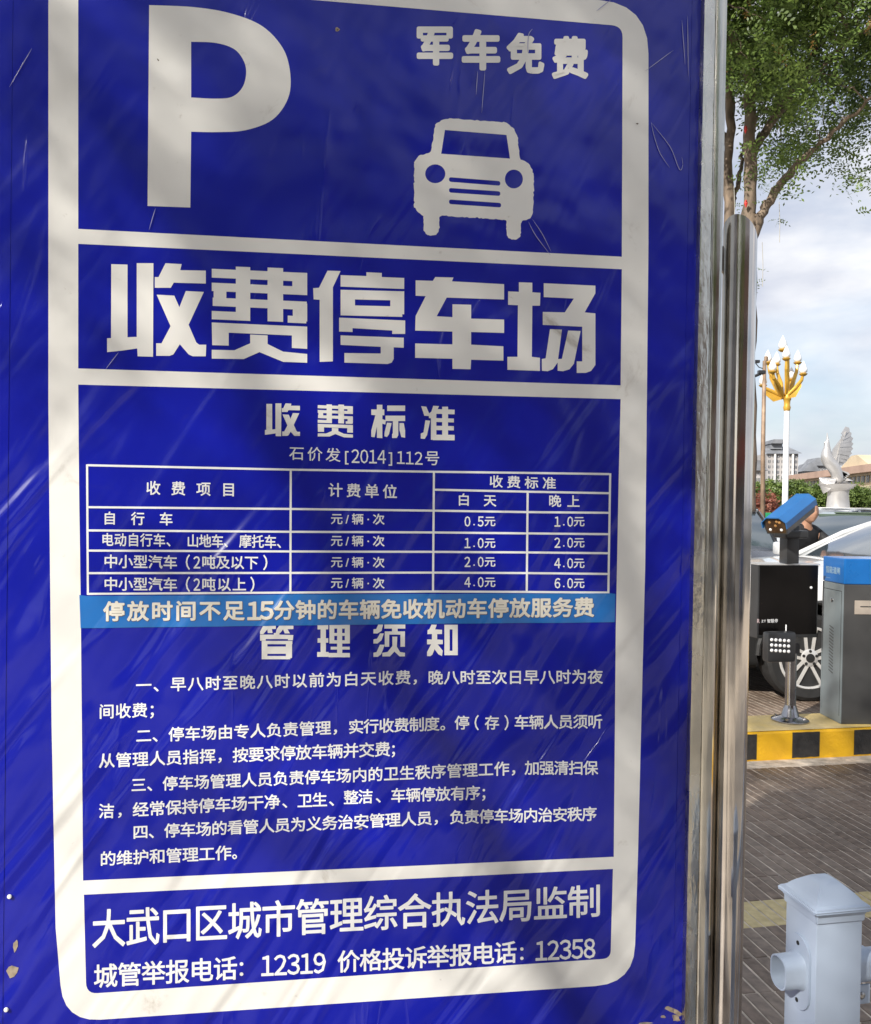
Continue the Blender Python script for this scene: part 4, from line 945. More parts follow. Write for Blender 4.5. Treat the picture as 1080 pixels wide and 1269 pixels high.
for hand, sx in ((9, -.12), (13, .20)):
    hx_, hy_, hz_ = vs_[hand]
    pi_ = len(vs_); vs_.append((hx_, hy_-.05, hz_-.005)); es_.append((hand, pi_)); rs_.append((.036, .014))
    for j, (fx, ln) in enumerate(((-.030, .062), (-.010, .075), (.010, .070), (.029, .055))):
        a0 = len(vs_); vs_ += [(hx_+fx, hy_-.085, hz_-.004), (hx_+fx*1.15, hy_-.085-ln*.55, hz_-.008), (hx_+fx*1.2, hy_-.085-ln, hz_-.022)]
        es_ += [(pi_, a0), (a0, a0+1), (a0+1, a0+2)]; rs_ += [.010, .009, .0075]
    a0 = len(vs_); vs_ += [(hx_-.040, hy_-.03, hz_-.008), (hx_-.058, hy_-.065, hz_-.016)]; es_ += [(hand, a0), (a0, a0+1)]; rs_ += [.012, .009]
bodym = skin_mesh(vs_, es_, rs_, 2)
link('body', bodym, M_SKIN, per)
# head with features, as one mesh
bm = bmesh.new(); bmesh.ops.create_uvsphere(bm, u_segments=28, v_segments=20, radius=1)
for v in bm.verts:
    x, y, z = v.co; q = Vector((x*.076, y*.094, z*.115))
    if y < 0:
        if z < -.2: q.x *= 1-.28*(-z-.2)
        q.y += .010*math.exp(-((z-.12)/.13)**2)*(1 if abs(x) > .25 else .2)*math.exp(-((abs(x)-.42)/.22)**2)
        q.y -= .024*math.exp(-(x/.13)**2-((z+.12)/.18)**2); q.y -= .008*math.exp(-(x/.3)**2-((z+.48)/.09)**2); q.y -= .010*math.exp(-(x/.3)**2-((z+.85)/.15)**2)
    q.x += (1 if x > 0 else -1)*.014*math.exp(-((abs(x)-1)/.08)**2-(y/.18)**2-((z+.05)/.22)**2)
    v.co = q + Vector((0, -.22, 1.545))
me = bpy.data.meshes.new('head'); bm.to_mesh(me); bm.free(); link('head', me, M_SKIN, per, smooth=True)
bm = bmesh.new(); bmesh.ops.create_uvsphere(bm, u_segments=28, v_segments=20, radius=1)
for v in bm.verts:
    x, y, z = v.co; s = 1.09+.02*math.sin(x*40+z*30); q = Vector((x*.078*s, y*.096*s+.008, z*.117*s+.004))
    if y < -.05 and z < .45: q *= .6; q.z += .02
    if z < -.45: q *= .75
    v.co = q + Vector((0, -.215, 1.548))
me = bpy.data.meshes.new('hair'); bm.to_mesh(me); bm.free(); link('hair', me, M_HAIR, per, smooth=True)
jm_ = skin_mesh([(0, 0, .84), (0, -.02, 1.08), (0, -.08, 1.26), (0, -.17, 1.44), (-.175, -.11, 1.30), (-.225, -.245, 1.08), (-.15, -.40, 1.035), (.175, -.11, 1.30), (.245, -.34, 1.13), (.20, -.56, 1.095)],
                [(0, 1), (1, 2), (2, 3), (2, 4), (4, 5), (5, 6), (2, 7), (7, 8), (8, 9)], [(.165, .12), (.15, .112), (.17, .12), (.068, .062), .075, .058, .045, .075, .058, .045], 2)
link('jacket', jm_, M_JAC, per)
tm_ = skin_mesh([(0, 0, .92), (-.09, 0, .84), (-.10, -.02, .48), (-.10, .02, .10), (.09, 0, .84), (.10, -.02, .48), (.10, .02, .10)], [(0, 1), (1, 2), (2, 3), (0, 4), (4, 5), (5, 6)], [(.155, .115), .095, .07, .06, .095, .07, .06], 2)
link('trousers', tm_, M_TRO, per)
for s in (-1, 1):
    k = MB(); k.box((s*.10, -.05, .045), (.09, .27, .09), bevel=.03); autosmooth(k.build('shoe', M_PLAST, per), 60)

# ------------------------------------------------------------ trees
def leafmat(name, ca, cb, trans=.5):
    m = bpy.data.materials.new(name); m.use_nodes = True; t = m.node_tree; b = t.nodes['Principled BSDF']; l = t.links.new
    at_ = N(t, 'ShaderNodeAttribute'); at_.attribute_name = 'tone'
    c = N(t, 'ShaderNodeValToRGB'); c.color_ramp.elements[0].color = (*ca, 1); c.color_ramp.elements[1].color = (*cb, 1)
    l(at_.outputs['Fac'], c.inputs[0]); l(c.outputs[0], b.inputs['Base Color']); b.inputs['Roughness'].default_value = .45
    tr = N(t, 'ShaderNodeBsdfTranslucent'); l(c.outputs[0], tr.inputs[0]); mxs = N(t, 'ShaderNodeMixShader'); mxs.inputs[0].default_value = .35
    o = t.nodes['Material Output']; l(b.outputs[0], mxs.inputs[1]); l(tr.outputs[0], mxs.inputs[2]); l(mxs.outputs[0], o.inputs[0]); return m
M_LEAF = leafmat('leaf_green', (.04, .075, .018), (.26, .37, .08))
M_LEAF2 = leafmat('fresh_leaf_green', (.06, .10, .025), (.25, .34, .09))
M_LEAFR = leafmat('red_blossom', (.20, .05, .03), (.42, .18, .12))
M_LEAFY = leafmat('dry_pods', (.35, .18, .05), (.6, .38, .12))
M_BARK = mat('bark', (.28, .21, .15), .85, var=.25, scale=14, bump=1.0, bscale=26, stretch=(1, 1, .3), col2=(.10, .075, .055))
def leaves(name, sprigs, m, parent, leafl=.036, leafw=.017, per=9, length=.17):
    """pinnate sprigs: rows of little leaves along a stem; numpy for speed"""
    P = np.array([s[0] for s in sprigs]); n = len(P)
    D = rng.normal(0, 1, (n, 3)); D[:, 2] = D[:, 2]*.55-.25; D /= np.linalg.norm(D, axis=1)[:, None]
    U = rng.normal(0, 1, (n, 3))*.6 + np.array([0, 0, 1.]); S_ = np.cross(D, U); S_ /= np.linalg.norm(S_, axis=1)[:, None]; Nn = np.cross(S_, D)
    V = []; tone = []
    tn = np.array([s[1] for s in sprigs])
    ln = length*rng.uniform(.7, 1.25, n)
    for j in range(per):
        t = (j//2)/(per/2); sd = 1 if j % 2 else -1
        if j == per-1: sd = 0
        base = P + D*(ln*t)[:, None] - np.array([0, 0, 1])*(ln*t*t*.35)[:, None]
        dirv = S_*sd*.9 + D*(.5 if sd else 1) + Nn*rng.normal(0, .25, n)[:, None]; dirv /= np.linalg.norm(dirv, axis=1)[:, None]
        sidev = np.cross(dirv, Nn); sidev /= np.linalg.norm(sidev, axis=1)[:, None]
        L_ = leafl*rng.uniform(.7, 1.2, n)[:, None]; W_ = leafw*rng.uniform(.8, 1.2, n)[:, None]
        q = np.stack([base, base+dirv*L_*.5+sidev*W_*.5+Nn*.002, base+dirv*L_, base+dirv*L_*.5-sidev*W_*.5+Nn*.002], 1)
        V.append(q.reshape(-1, 3)); tone.append(np.repeat(np.clip(tn+rng.normal(0, .16, n), 0, 1), 1))
    V = np.concatenate(V); tone = np.concatenate(tone); nq = len(V)//4
    me = bpy.data.meshes.new(name); me.vertices.add(len(V)); me.vertices.foreach_set('co', V.ravel())
    me.loops.add(nq*4); me.loops.foreach_set('vertex_index', np.arange(nq*4)); me.polygons.add(nq)
    me.polygons.foreach_set('loop_start', np.arange(nq)*4); me.polygons.foreach_set('loop_total', np.full(nq, 4)); me.update(calc_edges=True)
    a = me.attributes.new('tone', 'FLOAT', 'FACE'); a.data.foreach_set('value', tone)
    return link(name, me, m, parent)
def noisy(pts, rad, amp=.015):
    P = [Vector(p) for p in pts]; out_ = []; rr = []
    for i in range(len(P)-1):
        for k in range(6):
            t = k/6; q = P[i].lerp(P[i+1], t) + Vector(rng.normal(0, amp, 3)); out_.append(q); rr.append((rad[i]+(rad[i+1]-rad[i])*t)*(1+rng.normal(0, .07)))
    out_.append(P[-1]); rr.append(rad[-1]); return out_, rr
TD = 12.0
tb = at(921, 700, TD); tb.z = 0
tree = thing('street_tree', 'large leafy street tree rising behind the slanted steel post', 'tree', tb, 0)
def tp(px, py, dd=0): p = at(px, py, TD+dd); return p - tb
limbs = {
 'trunk': ([Vector((0, 0, -.05)), Vector((.02, 0, 1.0)), tp(925, 470), tp(929, 330), tp(930, 250), tp(930, 150), tp(929, 70), tp(922, -40, .3), tp(930, -180, .3)], [.19, .155, .13, .10, .095, .08, .07, .055, .03]),
 'limb': [([tp(931, 300), tp(945, 262, -.1), tp(966, 232, -.2), tp(990, 200, -.4), tp(1020, 176, -.6), tp(1060, 140, -.9), tp(1110, 90, -1.3)], [.085, .07, .055, .045, .032, .022, .012]),
          ([tp(932, 190), tp(950, 160, .1), tp(972, 128, .2), tp(990, 96, .2), tp(1012, 60, .5), tp(1035, 0, .8), tp(1060, -90, 1)], [.065, .06, .055, .045, .035, .028, .012]),
          ([tp(981, 112, .2), tp(1010, 98, -.2), tp(1030, 70, -.4), tp(1050, 50, -.6), tp(1090, 25, -.9), tp(1150, -30, -1.5)], [.035, .032, .028, .022, .018, .01]),
          ([Vector((-.05, .1, .6)), tp(906, 420, .3), tp(905, 300, .4), tp(903, 200, .4), tp(906, 120, .3), tp(900, 20, .3), tp(880, -120, .5)], [.10, .09, .08, .07, .06, .045, .02]),
          ([tp(905, 260, .4), tp(912, 240, .5), tp(917, 215, .7), tp(922, 180, 1.0), tp(960, 100, 1.8)], [.04, .035, .03, .025, .015]),
          ([tp(903, 180, .4), tp(870, 120, .6), tp(820, 60, .8), tp(760, -20, .9)], [.06, .045, .03, .015]),
          ([tp(928, 90), tp(900, 30, -.8), tp(860, -60, -1.5), tp(820, -140, -2.2)], [.05, .04, .025, .012]),
          ([tp(929, 60), tp(960, 0, 1.0), tp(1000, -90, 2.0)], [.045, .03, .012])]}
P_, r_ = noisy(*limbs['trunk'], amp=.010); autosmooth(MB().tube(P_, r_, 12).build('trunk', M_BARK, tree), 80)
ends = []
for pts, rd in limbs['limb']:
    P_, r_ = noisy(pts, rd, .014); autosmooth(MB().tube(P_, r_, 9).build('limb', M_BARK, tree), 80); ends += P_[8:]
def proj(p):
    d = p - Vector((0, 0, H)); z = d.dot(CF); return CX + FPX*d.dot(CR)/z, CY - FPX*d.dot(CU)/z
def ylow(x):
    xs = [600, 880, 897, 915, 932, 945, 965, 985, 1000, 1012, 1030, 1045, 1080, 1200]
    ys = [60, 80, 100, 105, 150, 238, 222, 222, 205, 172, 172, 232, 240, 230]
    return float(np.interp(x, xs, ys))
sp_ = []; twigs = MB(); nt_ = 0
cc = tp(985, -20) ; tries = 0
while len(sp_) < 16500 and tries < 9000:
    tries += 1
    # a clump centre inside a broad crown
    v = rng.normal(0, 1, 3); v /= np.linalg.norm(v); rr_ = rng.random()**.45
    c = Vector((v[0]*3.4*rr_, v[1]*2.8*rr_, v[2]*2.5*rr_)) + Vector((cc.x-.3, cc.y, cc.z+.1))
    X, Y = proj(c+tb)
    if Y > ylow(X)-2: continue
    if 930 < X < 1085 and rng.random() < .12: pass
    # leave holes where the sky shows
    hole = any((X-hx)**2/(a*a)+(Y-hy)**2/(b*b) < 1 for hx, hy, a, b in ((972, 85, 10, 9), (948, 128, 7, 14), (972, 148, 9, 12), (1018, 225, 22, 38), (918, 230, 8, 16), (960, 178, 9, 7)))
    if hole: continue
    tone = np.clip(rng.normal(.45, .22), 0, 1); nn = int(rng.integers(10, 26)); sg = rng.uniform(.09, .20)
    for _ in range(nn): sp_.append((tuple(c + Vector(rng.normal(0, sg, 3))), tone))
    if nt_ < 260:
        e = min((q for q in ends), key=lambda q: (q-c).length)
        if (e-c).length < 1.3: P_, r_ = noisy([e, (e+c)/2+Vector((0, 0, .06)), c], [.012, .008, .003], .01); twigs.tube(P_, r_, 4, cap=False); nt_ += 1
twigs.build('twigs', M_BARK, tree)
leaves('crown', sp_, M_LEAF, tree, .068, .033, 9, .24)
for bx, by, n_ in ((945, 215, 16), (955, 228, 12), (985, 205, 14), (968, 212, 14), (1010, 165, 12), (1052, 205, 14), (1066, 222, 14), (1076, 200, 14), (1040, 190, 8), (906, 80, 12), (912, 60, 12), (1000, 185, 8), (940, 190, 10)):
    c = tp(bx, by, float(rng.uniform(-1.2, .3)))
    for _ in range(n_): sp_.append((tuple(c+Vector(rng.normal(0, .13, 3))), .5))
leaves('lower_leaves', sp_[-180:], M_LEAF, tree, .058, .030, 9, .24)
pods = [(tuple(tp(px+rng.normal(0, 1.6), py+rng.normal(0, 6), dd)), .6) for px, py, dd in ((969, 62, -1.6), (1009, 50, -1.6), (1078, 32, -1.6), (903, 70, -1), (925, 12, -1)) for _ in range(7)]
leaves('seed_pods', pods, M_LEAFY, tree, .05, .016, 5, .09)
low = [(tuple(tp(px+rng.normal(0, 3), py+rng.normal(0, 3), -.3)), .3) for px, py in ((968, 272), (962, 274), (938, 350), (937, 335), (916, 268), (915, 255)) for _ in range(3)]
leaves('leaf_sprays', low, M_LEAF, tree, .035, .016, 7, .12)
for px, y0, y1 in ((1000, 118, 172), (1020, 105, 150), (945, 300, 355), (966, 250, 300), (910, 230, 275)):
    MB().tube([tp(px, y0, -.5), tp(px+1, (y0+y1)/2, -.5), tp(px+.5, y1, -.5)], .0045, 5).build('hanging_thread', mat('pale_thread', (.45, .43, .38), .8), tree)
for px, py in ((924.5, 160), (925, 252)):
    k = MB(); k.lathe([(.004, .05), (.018, .03), (.025, 0), (.014, -.03), (.004, -.055)], 7, Matrix.Translation(tp(px, py, -.13))); k.build('red_ribbon', mat('red_ribbon', (.65, .05, .04), .6), tree)

def tree_simple(label, base, trunk_h, tr, crown_c, crown_r, nspr, m, leaf=(.09, .05), clump=(12, .2), per=5, group=None, name='roadside_tree', length=.2, clumps=None):
    t = thing(name, label, 'tree', base, 0, group)
    cc_ = Vector(crown_c); P_, r_ = noisy([(0, 0, -.05), (tr*.3, 0, trunk_h*.5), (0, 0, trunk_h), cc_*.5+Vector((0, 0, trunk_h*.5)), cc_], [tr, tr*.8, tr*.7, tr*.45, tr*.12], tr*.1)
    autosmooth(MB().tube(P_, r_, 9).build('trunk', M_BARK, t), 80)
    k = MB()
    for i in range(7):
        a = 2*PI*i/7+rng.random(); e = cc_ + Vector((math.cos(a)*crown_r[0]*.7, math.sin(a)*crown_r[1]*.7, crown_r[2]*rng.uniform(-.3, .6)))
        P_, r_ = noisy([(0, 0, trunk_h*(.85+.03*i)), (e+Vector((0, 0, trunk_h)))/2, e], [tr*.45, tr*.25, tr*.06], tr*.08); k.tube(P_, r_, 6)
    k.build('limbs', M_BARK, t)
    sp = []
    while len(sp) < nspr:
        v = rng.normal(0, 1, 3); v /= np.linalg.norm(v); q = rng.random()**.4
        lump = 1+.18*math.sin(v[0]*5+base[0])+.15*math.sin(v[2]*6+v[1]*4)
        c = cc_ + Vector((v[0]*crown_r[0]*q*lump, v[1]*crown_r[1]*q*lump, v[2]*crown_r[2]*q*lump)); tone = float(np.clip(rng.normal(.5, .22), 0, 1))
        for _ in range(clump[0]): sp.append((tuple(c+Vector(rng.normal(0, clump[1], 3))), tone))
    leaves('crown', sp, m, t, leaf[0], leaf[1], per, length); return t
# tree that shades the board (stands to the left, behind the viewpoint)
SC = Vector((1.15, 1.5, 2.3)) + SUN*8.2
tree_simple('leafy street tree behind the viewpoint whose shade falls across the board', (SC.x, SC.y, 0), 3.2, .17, (0, 0, SC.z), (2.2, 1.9, 1.35), 5600, M_LEAF, (.06, .034), (16, .16), 7, name='shade_tree')
tree_simple('unseen broad tree added behind the viewpoint to darken the sky reflection in the board', (-.6, -5.2, 0), 2.6, .2, (0, 0, 4.6), (3.4, 2.0, 2.0), 3600, M_LEAF, (.10, .055), (12, .25), 5, name='street_tree', length=.26)  # added out of view so the film mirrors a dark crown, not sky
# low trees before the far building
for i, (px, py, d, rx, rz_, mm_, lab) in enumerate((
    (936, 616, 105, 1.6, 1.5, M_LEAF2, 'small green tree far off just right of the steel post'), (959, 613, 108, 1.8, 1.7, M_LEAF2, 'round bright green tree between the thin pole and the white lamp post'),
    (982, 612, 106, 1.7, 1.7, M_LEAF2, 'round green tree right of the white lamp post'), (1003, 616, 110, 1.5, 1.5, M_LEAF2, 'small green tree above the blue camera hood'),
    (1020, 617, 104, 1.3, 1.7, M_LEAF2, 'pale green tree left of the winged statue pedestal'), (1060, 617, 106, 1.9, 1.5, M_LEAF2, 'green tree right of the winged statue pedestal'), (1090, 618, 110, 1.8, 1.4, M_LEAF2, 'green tree at the right edge below the cream building'))):
    c = at(px, py, d); tree_simple(lab, (c.x, c.y, 0), .5, .1, (0, 0, c.z), (rx, rx, rz_), 1300, mm_, (.30, .19), (8, .3), 5, group='round trees in the square', length=.5)
c = at(953, 628, 55); tree_simple('red flowering bush at the foot of the thin rusty pole', (c.x, c.y, 0), .4, .06, (0, 0, c.z), (1.3, 1.2, .75), 420, M_LEAFR, (.16, .12), (8, .2), 5, name='flowering_bush', length=.3)

# ------------------------------------------------------------ lamp post, rusty camera pole, statue
M_WPOLE = mat('white_lamp_paint', (.82, .82, .82), .4, var=.02)
M_GOLD = mat('golden_paint', (.72, .42, .06), .32, metal=.35, var=.12, scale=2)
M_BULB = mat('white_lamp_glass', (.88, .88, .87), .3, var=.01, coat=.5)
LD = 45; lb_ = at(973, 640, LD); lamp = thing('street_lamp', 'tall white lamp post with golden branches and white flame-shaped bulbs', 'street lamp', (lb_.x, lb_.y, 0))
def lz(py): return at(973, py, LD).z
def lpx(px, py, dy=0): p = at(px, py, LD+dy); return Vector((p.x-lb_.x, dy, p.z))
k = MB(); k.lathe([(.24, 0), (.24, .5), (.15, .7), (.135, lz(508))], 20); autosmooth(k.build('pole', M_WPOLE, lamp), 40)
k = MB(); k.lathe([(.15, lz(509)), (.19, lz(505)), (.15, lz(502)), (.16, lz(497)), (.21, lz(494)), (.14, lz(491)), (.11, lz(480)), (.09, lz(455)), (.06, lz(436))], 20); autosmooth(k.build('collar', M_GOLD, lamp), 40)
def bulb(p, s=1.0):
    k = MB(); k.lathe([(.10*s, -.12), (.19*s, -.05), (.21*s, 0)], 14, Matrix.Translation(p)); cup = k.build('bulb_cup', M_GOLD, lamp)
    k = MB(); k.lathe([(.10*s, 0), (.19*s, .10*s), (.20*s, .22*s), (.13*s, .42*s), (.05*s, .58*s), (.005, .66*s)], 14, Matrix.Translation(p)); k.build('bulb', M_BULB, cup, smooth=True)
for px, py, dy in ((952, 449, .3), (958, 460, -.9), (963, 451, 1.2), (975, 444, -.5), (989, 449, .6), (996, 463, -.4), (946, 477, .2), (981, 470, 1.0)):
    e = lpx(px, py, dy); s0 = lpx(971 if px < 973 else 974, 492, dy*.05); mid = Vector(((e.x)*.55, dy*.55, s0.z+(e.z-s0.z)*.42)); m2 = Vector((e.x*.9, dy*.9, s0.z+(e.z-s0.z)*.72))
    k = MB(); k.tube([s0, mid, m2, e], [.07, .10, .09, .06], 8)
    # leaf-shaped fin below the arm
    k.prism([s0+Vector((0, 0, -.1)), mid+Vector((0, 0, -.5)), m2+Vector((0, 0, -.32)), m2, mid, s0], (0, .03, 0)); k.build('arm', M_GOLD, lamp)
    bulb(e)
bulb(lpx(970.5, 433, 0), 1.1)
RD = 22; rb0 = at(947, 640, RD); rpole = thing('camera_pole', 'thin rusty pole with small cameras left of the golden lamp', 'pole', (rb0.x, rb0.y, 0))
M_RUST = mat('rusty_pole', (.36, .25, .17), .6, metal=.3, var=.25, scale=4)
def rpx(px, py, dy=0): p = at(px, py, RD+dy); return Vector((p.x-rb0.x, dy, p.z))
k = MB(); k.tube([(0, 0, 0), rpx(946, 560), rpx(948, 447)], [.065, .055, .045], 10); k.build('shaft', M_RUST, rpole, smooth=True)
k = MB(); k.tube([rpx(936, 466), rpx(948, 461)], .035, 8); k.box(rpx(944, 461), (.16, .12, .08)); k.build('side_camera', M_DK, rpole)
k = MB(); k.tube([rpx(947, 457), rpx(941, 455), rpx(937, 450)], .012, 6); k.build('cable', M_DK, rpole)
k = MB(); k.box(rpx(938, 448), (.14, .12, .07), bevel=.01); k.build('small_camera', M_DK, rpole)
k = MB(); k.lathe([(.05, 0), (.05, .1), (.02, .12)], 10, Matrix.Translation(rpx(950, 447))); k.build('cap', M_RUST, rpole)

SD = 80; sb_ = at(1041, 640, SD); statue = thing('phoenix_statue', 'silver statue of a bird with one raised wing on a round pedestal', 'statue', (sb_.x, sb_.y, 0))
M_STAT = mat('statue_steel', (.60, .58, .56), .32, metal=.55, var=.12, scale=.6)
def spx(px, py, dy=0): p = at(px, py, SD+dy); return Vector((p.x-sb_.x, dy, p.z))
sz = lambda py: at(1040, py, SD).z
k = MB(); k.lathe([(1.15, sz(650)), (1.0, sz(628)), (.9, sz(612)), (.95, sz(608))], 24, Matrix.Translation((spx(1039.5, 600).x, 0, 0))); autosmooth(k.build('pedestal', M_STAT, statue), 40)
k = MB(); k.lathe([(.9, sz(609)), (1.35, sz(604)), (1.7, sz(600)), (1.2, sz(601)), (.3, sz(603))], 24, Matrix.Translation((spx(1038, 600).x, 0, 0)))
k.tube([spx(1016, 592), spx(1021, 597), spx(1028, 602)], [.05, .5, .9], 8); k.tube([spx(1050, 601), spx(1053, 596), spx(1050, 593)], [.7, .4, .06], 8); autosmooth(k.build('cloud_bowl', M_STAT, statue), 50)
bird = [spx(1040, 600), spx(1038, 588), spx(1034, 578), spx(1026.5, 572), spx(1024, 563), spx(1025.5, 556), spx(1026, 551), spx(1024, 549)]
bm_ = skin_mesh([tuple(p) for p in bird] + [tuple(spx(1021.5, 548, .0)), tuple(spx(1026, 543)), tuple(spx(1025.5, 536))], [(0, 1), (1, 2), (2, 3), (3, 4), (4, 5), (5, 6), (6, 7), (7, 8), (6, 9), (9, 10)], [.55, .55, .6, .62, .55, .32, .26, .18, .05, .10, .03], 2)
link('bird_body', bm_, M_STAT, statue)
root = spx(1034, 580)
tips = [(1053, 530), (1056, 536.5), (1058, 543), (1058.3, 550), (1058, 556), (1056.5, 562), (1054, 567), (1050.5, 571), (1046.5, 574), (1042, 576.5)]
lead = [spx(1034, 574), spx(1033, 560), spx(1038, 552), spx(1046, 541), spx(1052, 530)]
k = MB(); k.prism([spx(1034, 577), spx(1032, 562), spx(1034, 556), spx(1041, 547), spx(1050, 534), spx(1046, 546), spx(1043, 556), spx(1041, 566), spx(1040, 574)], (0, .28, 0)); wg = k.build('wing', M_STAT, statue)
for i, (x, y) in enumerate(tips):
    t = i/9; bx, by = (1048-12*t, 537+38*t); a = spx(bx-3+2*t, by+2, -.05-.04*(i % 2)); tip = spx(x, y, .45-.9*t*0); d_ = (tip-a); nrm = Vector((-d_.z, 0, d_.x)).normalized()*.33
    MB().prism([a-nrm*.5, a+nrm*.6, a+d_*.8+nrm, tip, a+d_*.82-nrm*.75], (0, .07, 0)).build('feather', M_STAT, wg)
for i in range(5):
    a = spx(1036+i, 584); tip = spx(1046+i*2.0, 597-i*2.2); d_ = tip-a; nrm = Vector((-d_.z, 0, d_.x)).normalized()*.16
    MB().prism([a-nrm, a+nrm, a+d_*.8+nrm, tip, a+d_*.8-nrm], (0, .12, 0)).build('tail_feather', M_STAT, statue)
M_STONE = mat('pale_stone', (.62, .60, .57), .7, var=.1, scale=.6)
pw = thing('statue_plinth', 'low pale stone terrace with balustrade round the statue', 'terrace', (sb_.x, sb_.y, 0))
k = MB(); k.lathe([(7.5, 0), (7.5, 0.25), (5.5, .26), (5.5, .55), (4.0, .56), (4.0, sz(629))], 32); k.build('steps', M_STONE, pw)
for i in range(40):
    a = 2*PI*i/40; b_ = MB(); b_.box((8.5*math.cos(a), 8.5*math.sin(a), .55), (.14, .14, 1.1)); b_.build('baluster', M_STONE, pw)
k = MB(); k.tube([(8.5*math.cos(2*PI*i/40), 8.5*math.sin(2*PI*i/40), 1.1) for i in range(41)], .09, 6); k.build('handrail', M_STONE, pw)

# ------------------------------------------------------------ buildings
M_CRM = mat('cream_wall', (.66, .55, .38), .8, var=.08, scale=.2)
M_TERR = mat('pink_roof_band', (.50, .34, .26), .8, var=.1, scale=.2)
M_WIN = mat('far_window', (.10, .11, .13), .15, var=.3, scale=.5)
M_PGREY = mat('grey_render', (.42, .40, .39), .85, var=.1, scale=.1)
M_DROOF = mat('dark_roof_tiles', (.22, .23, .25), .7, var=.2, scale=.3)
M_WFR = mat('white_frame', (.75, .74, .72), .6)
def facade(b, x0, x1, z0, floors, fh, y, dep, nx, m, win=(.55, .55), band=None, frame=False):
    """wall slab with real, recessed windows"""
    W_ = (x1-x0)
    k = MB(); k.box(((x0+x1)/2, y+dep/2+.25, z0+floors*fh/2), (W_, dep, floors*fh)); k.build('wall', m, b)
    for f in range(floors):
        zc_ = z0+(f+.5)*fh
        for i in range(nx):
            xc = x0+(i+.5)*W_/nx
            k = MB(); k.box((xc, y+.20, zc_), (W_/nx*win[0], .14, fh*win[1])); wo = k.build('window', M_WIN, b)
            k = MB(); k.box((xc, y+.09, zc_), (W_/nx*.05, .1, fh*win[1])); k.build('mullion', M_WFR, wo)
        if band is not None:
            k = MB(); k.box(((x0+x1)/2, y-.1, z0+(f+1)*fh-.35), (W_+.4, .8, .9)); k.build('balcony_band', band, b)
BD = 240; b0_ = at(981, 640, BD); bb = thing('school_building', 'long cream building with pinkish roof band and rows of windows', 'building', (b0_.x, b0_.y, 0), R(-100))
wl = 104; fh = (at(1060, 589, BD).z)/3.0
top = at(985, 595, BD).z
fh = top/3
facade(bb, 0, wl, 0, 3, fh, 0, 14, 34, M_CRM, (.62, .5), M_CRM)
k = MB(); k.box((wl/2, 6.5, top+.4), (wl+2.2, 16.5, 1.5)); k.build('cornice', M_TERR, bb)
k = MB(); k.prism([(44, .5, top+1.2), (66, .5, top+1.2), (57, .5, top+3.8), (53, .5, top+3.8)], (0, 12, 0)); k.build('gable', M_CRM, bb)
oc = at(994, 609, 112); og = thing('orange_canopy', 'orange canopy on posts among the round trees', 'canopy', (oc.x, oc.y, 0))
k = MB(); k.box((0, 0, oc.z), (2.2, 1.6, .8)); k.build('canopy_top', mat('orange_canopy', (.75, .42, .06), .6), og)
for sx in (-.9, .9): MB().box((sx, 0, oc.z/2), (.12, .12, oc.z)).build('post', M_WFR, og)
TW = 260; t0 = at(950, 640, TW); tw = thing('apartment_tower', 'grey apartment tower with dark hipped roof behind the lamp post', 'building', (t0.x, t0.y, 0), R(-6))
tz = at(968, 562, TW).z; twd = at(988, 600, TW).x-t0.x
facade(tw, 0, twd, 0, 11, tz/11, 0, 14, 7, M_PGREY, (.45, .5))
k = MB()
for i in (1, 3, 5): k.box((twd*(i+.0)/7+.8, -.3, tz/2), (.5, .8, tz))
k.build('pilasters', M_WFR, tw)
k = MB(); k.prism([(-.7, -.9, tz), (twd+.7, -.9, tz), (twd-1.5, 5, tz+2.2), (1.0, 5, tz+2.2)], (0, 1.0, .3)); k.box((twd*.34, 5, tz+2.2), (twd*.36, 7, 1.6)); k.prism([(twd*.13, 0, tz+3.0), (twd*.56, 0, tz+3.0), (twd*.48, 0, tz+4.2), (twd*.20, 0, tz+4.2)], (0, 9, 0)); k.build('roof', M_DROOF, tw)
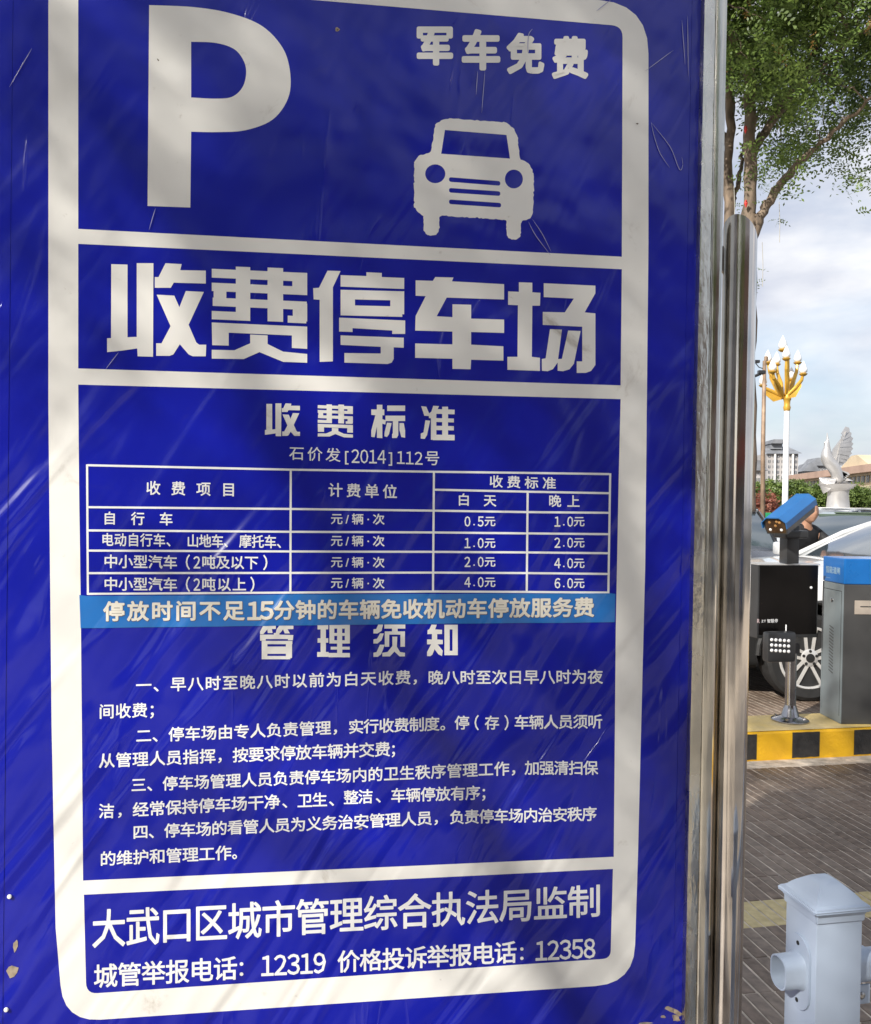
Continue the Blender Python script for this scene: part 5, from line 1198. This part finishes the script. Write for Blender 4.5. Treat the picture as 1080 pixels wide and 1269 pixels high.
for px0, px1, py, d, lab in ((998, 1012, 584, 300, 'grey gabled roofs of a distant block behind the cream building'), (1006, 1024, 577, 310, 'taller grey distant block with a dark ridge left of the statue'), (928, 946, 583, 240, 'distant grey gabled block beside the steel post')):
    p0 = at(px0, 640, d); zt = at(px0, py, d).z; wdt = at(px1, 600, d).x-p0.x
    fb2 = thing('distant_block', lab, 'building', (p0.x, p0.y, 0), R(-8), 'distant grey blocks'); facade(fb2, 0, wdt, 0, 7, zt/7, 0, 12, 5, M_PGREY, (.5, .5))
    k = MB(); k.prism([(-1, -1, zt), (wdt+1, -1, zt), (wdt*.7, -1, zt+2.8), (wdt*.3, -1, zt+2.8)], (0, 13, 0)); k.build('roof', M_DROOF, fb2)
p0 = at(931, 640, 110); kk = thing('yellow_pavilion', 'yellow gabled pavilion roof peeking out beside the steel post', 'building', (p0.x-8, p0.y, 0))
k = MB(); k.box((4, 3, 1.5), (9.4, 6, 3)); k.build('wall', M_CRM, kk)
zq = at(934, 588, 110).z; k = MB(); k.prism([(-1, 0, 3), (at(943, 600, 110).x-p0.x+8, 0, at(943, 614, 110).z), (7.7, 0, zq), (6.5, 0, zq)], (0, 6, 0)); k.build('roof', mat('yellow_roof', (.62, .47, .24), .7), kk)
M_HEDGE = mat('green_net_fence', (.02, .26, .10), .7, var=.2, scale=1)
gz = thing('green_barrier', 'low green construction barrier beyond the cars', 'fence', (at(925, 640, 30).x, 30, 0), 0)
for i in range(9):
    k = MB(); k.box((-1+i*2.02, 0, .75), (1.98, .04, 1.1), bevel=.01); k.build('panel', M_HEDGE, gz)
    k = MB(); k.box((-2+i*2.02, .04, .7), (.06, .06, 1.4)); k.build('upright', M_WFR, gz)
# things on the near side of the street that the polished steel mirrors
bk = thing('shop_building', 'brown and cream shop building across the street behind the viewpoint', 'building', (26, -24, 0), R(205))
facade(bk, 0, 40, 3.6, 3, 3.2, 0, 10, 12, mat('brown_brick_wall', (.34, .20, .13), .85, var=.1, scale=.5), (.5, .5))
facade(bk, 0, 40, 0, 1, 3.6, .4, 9.6, 8, M_CRM, (.8, .7))
k = MB(); k.box((20, -.2, 3.5), (40, .5, .8)); k.build('shop_sign_band', mat('red_sign_band', (.5, .04, .03), .5), bk)
bk2 = thing('office_building', 'grey office building across the street to the left behind the viewpoint', 'building', (-14, -22, 0), R(165))
facade(bk2, 0, 26, 0, 5, 3.2, 0, 10, 9, M_PGREY, (.6, .5))
car('dark blue car parked on the street behind the viewpoint', paint('blue_car_paint', (.02, .05, .16)), (4, -6.5, 0), R(8), .05)['group'] = 'cars parked behind the viewpoint'
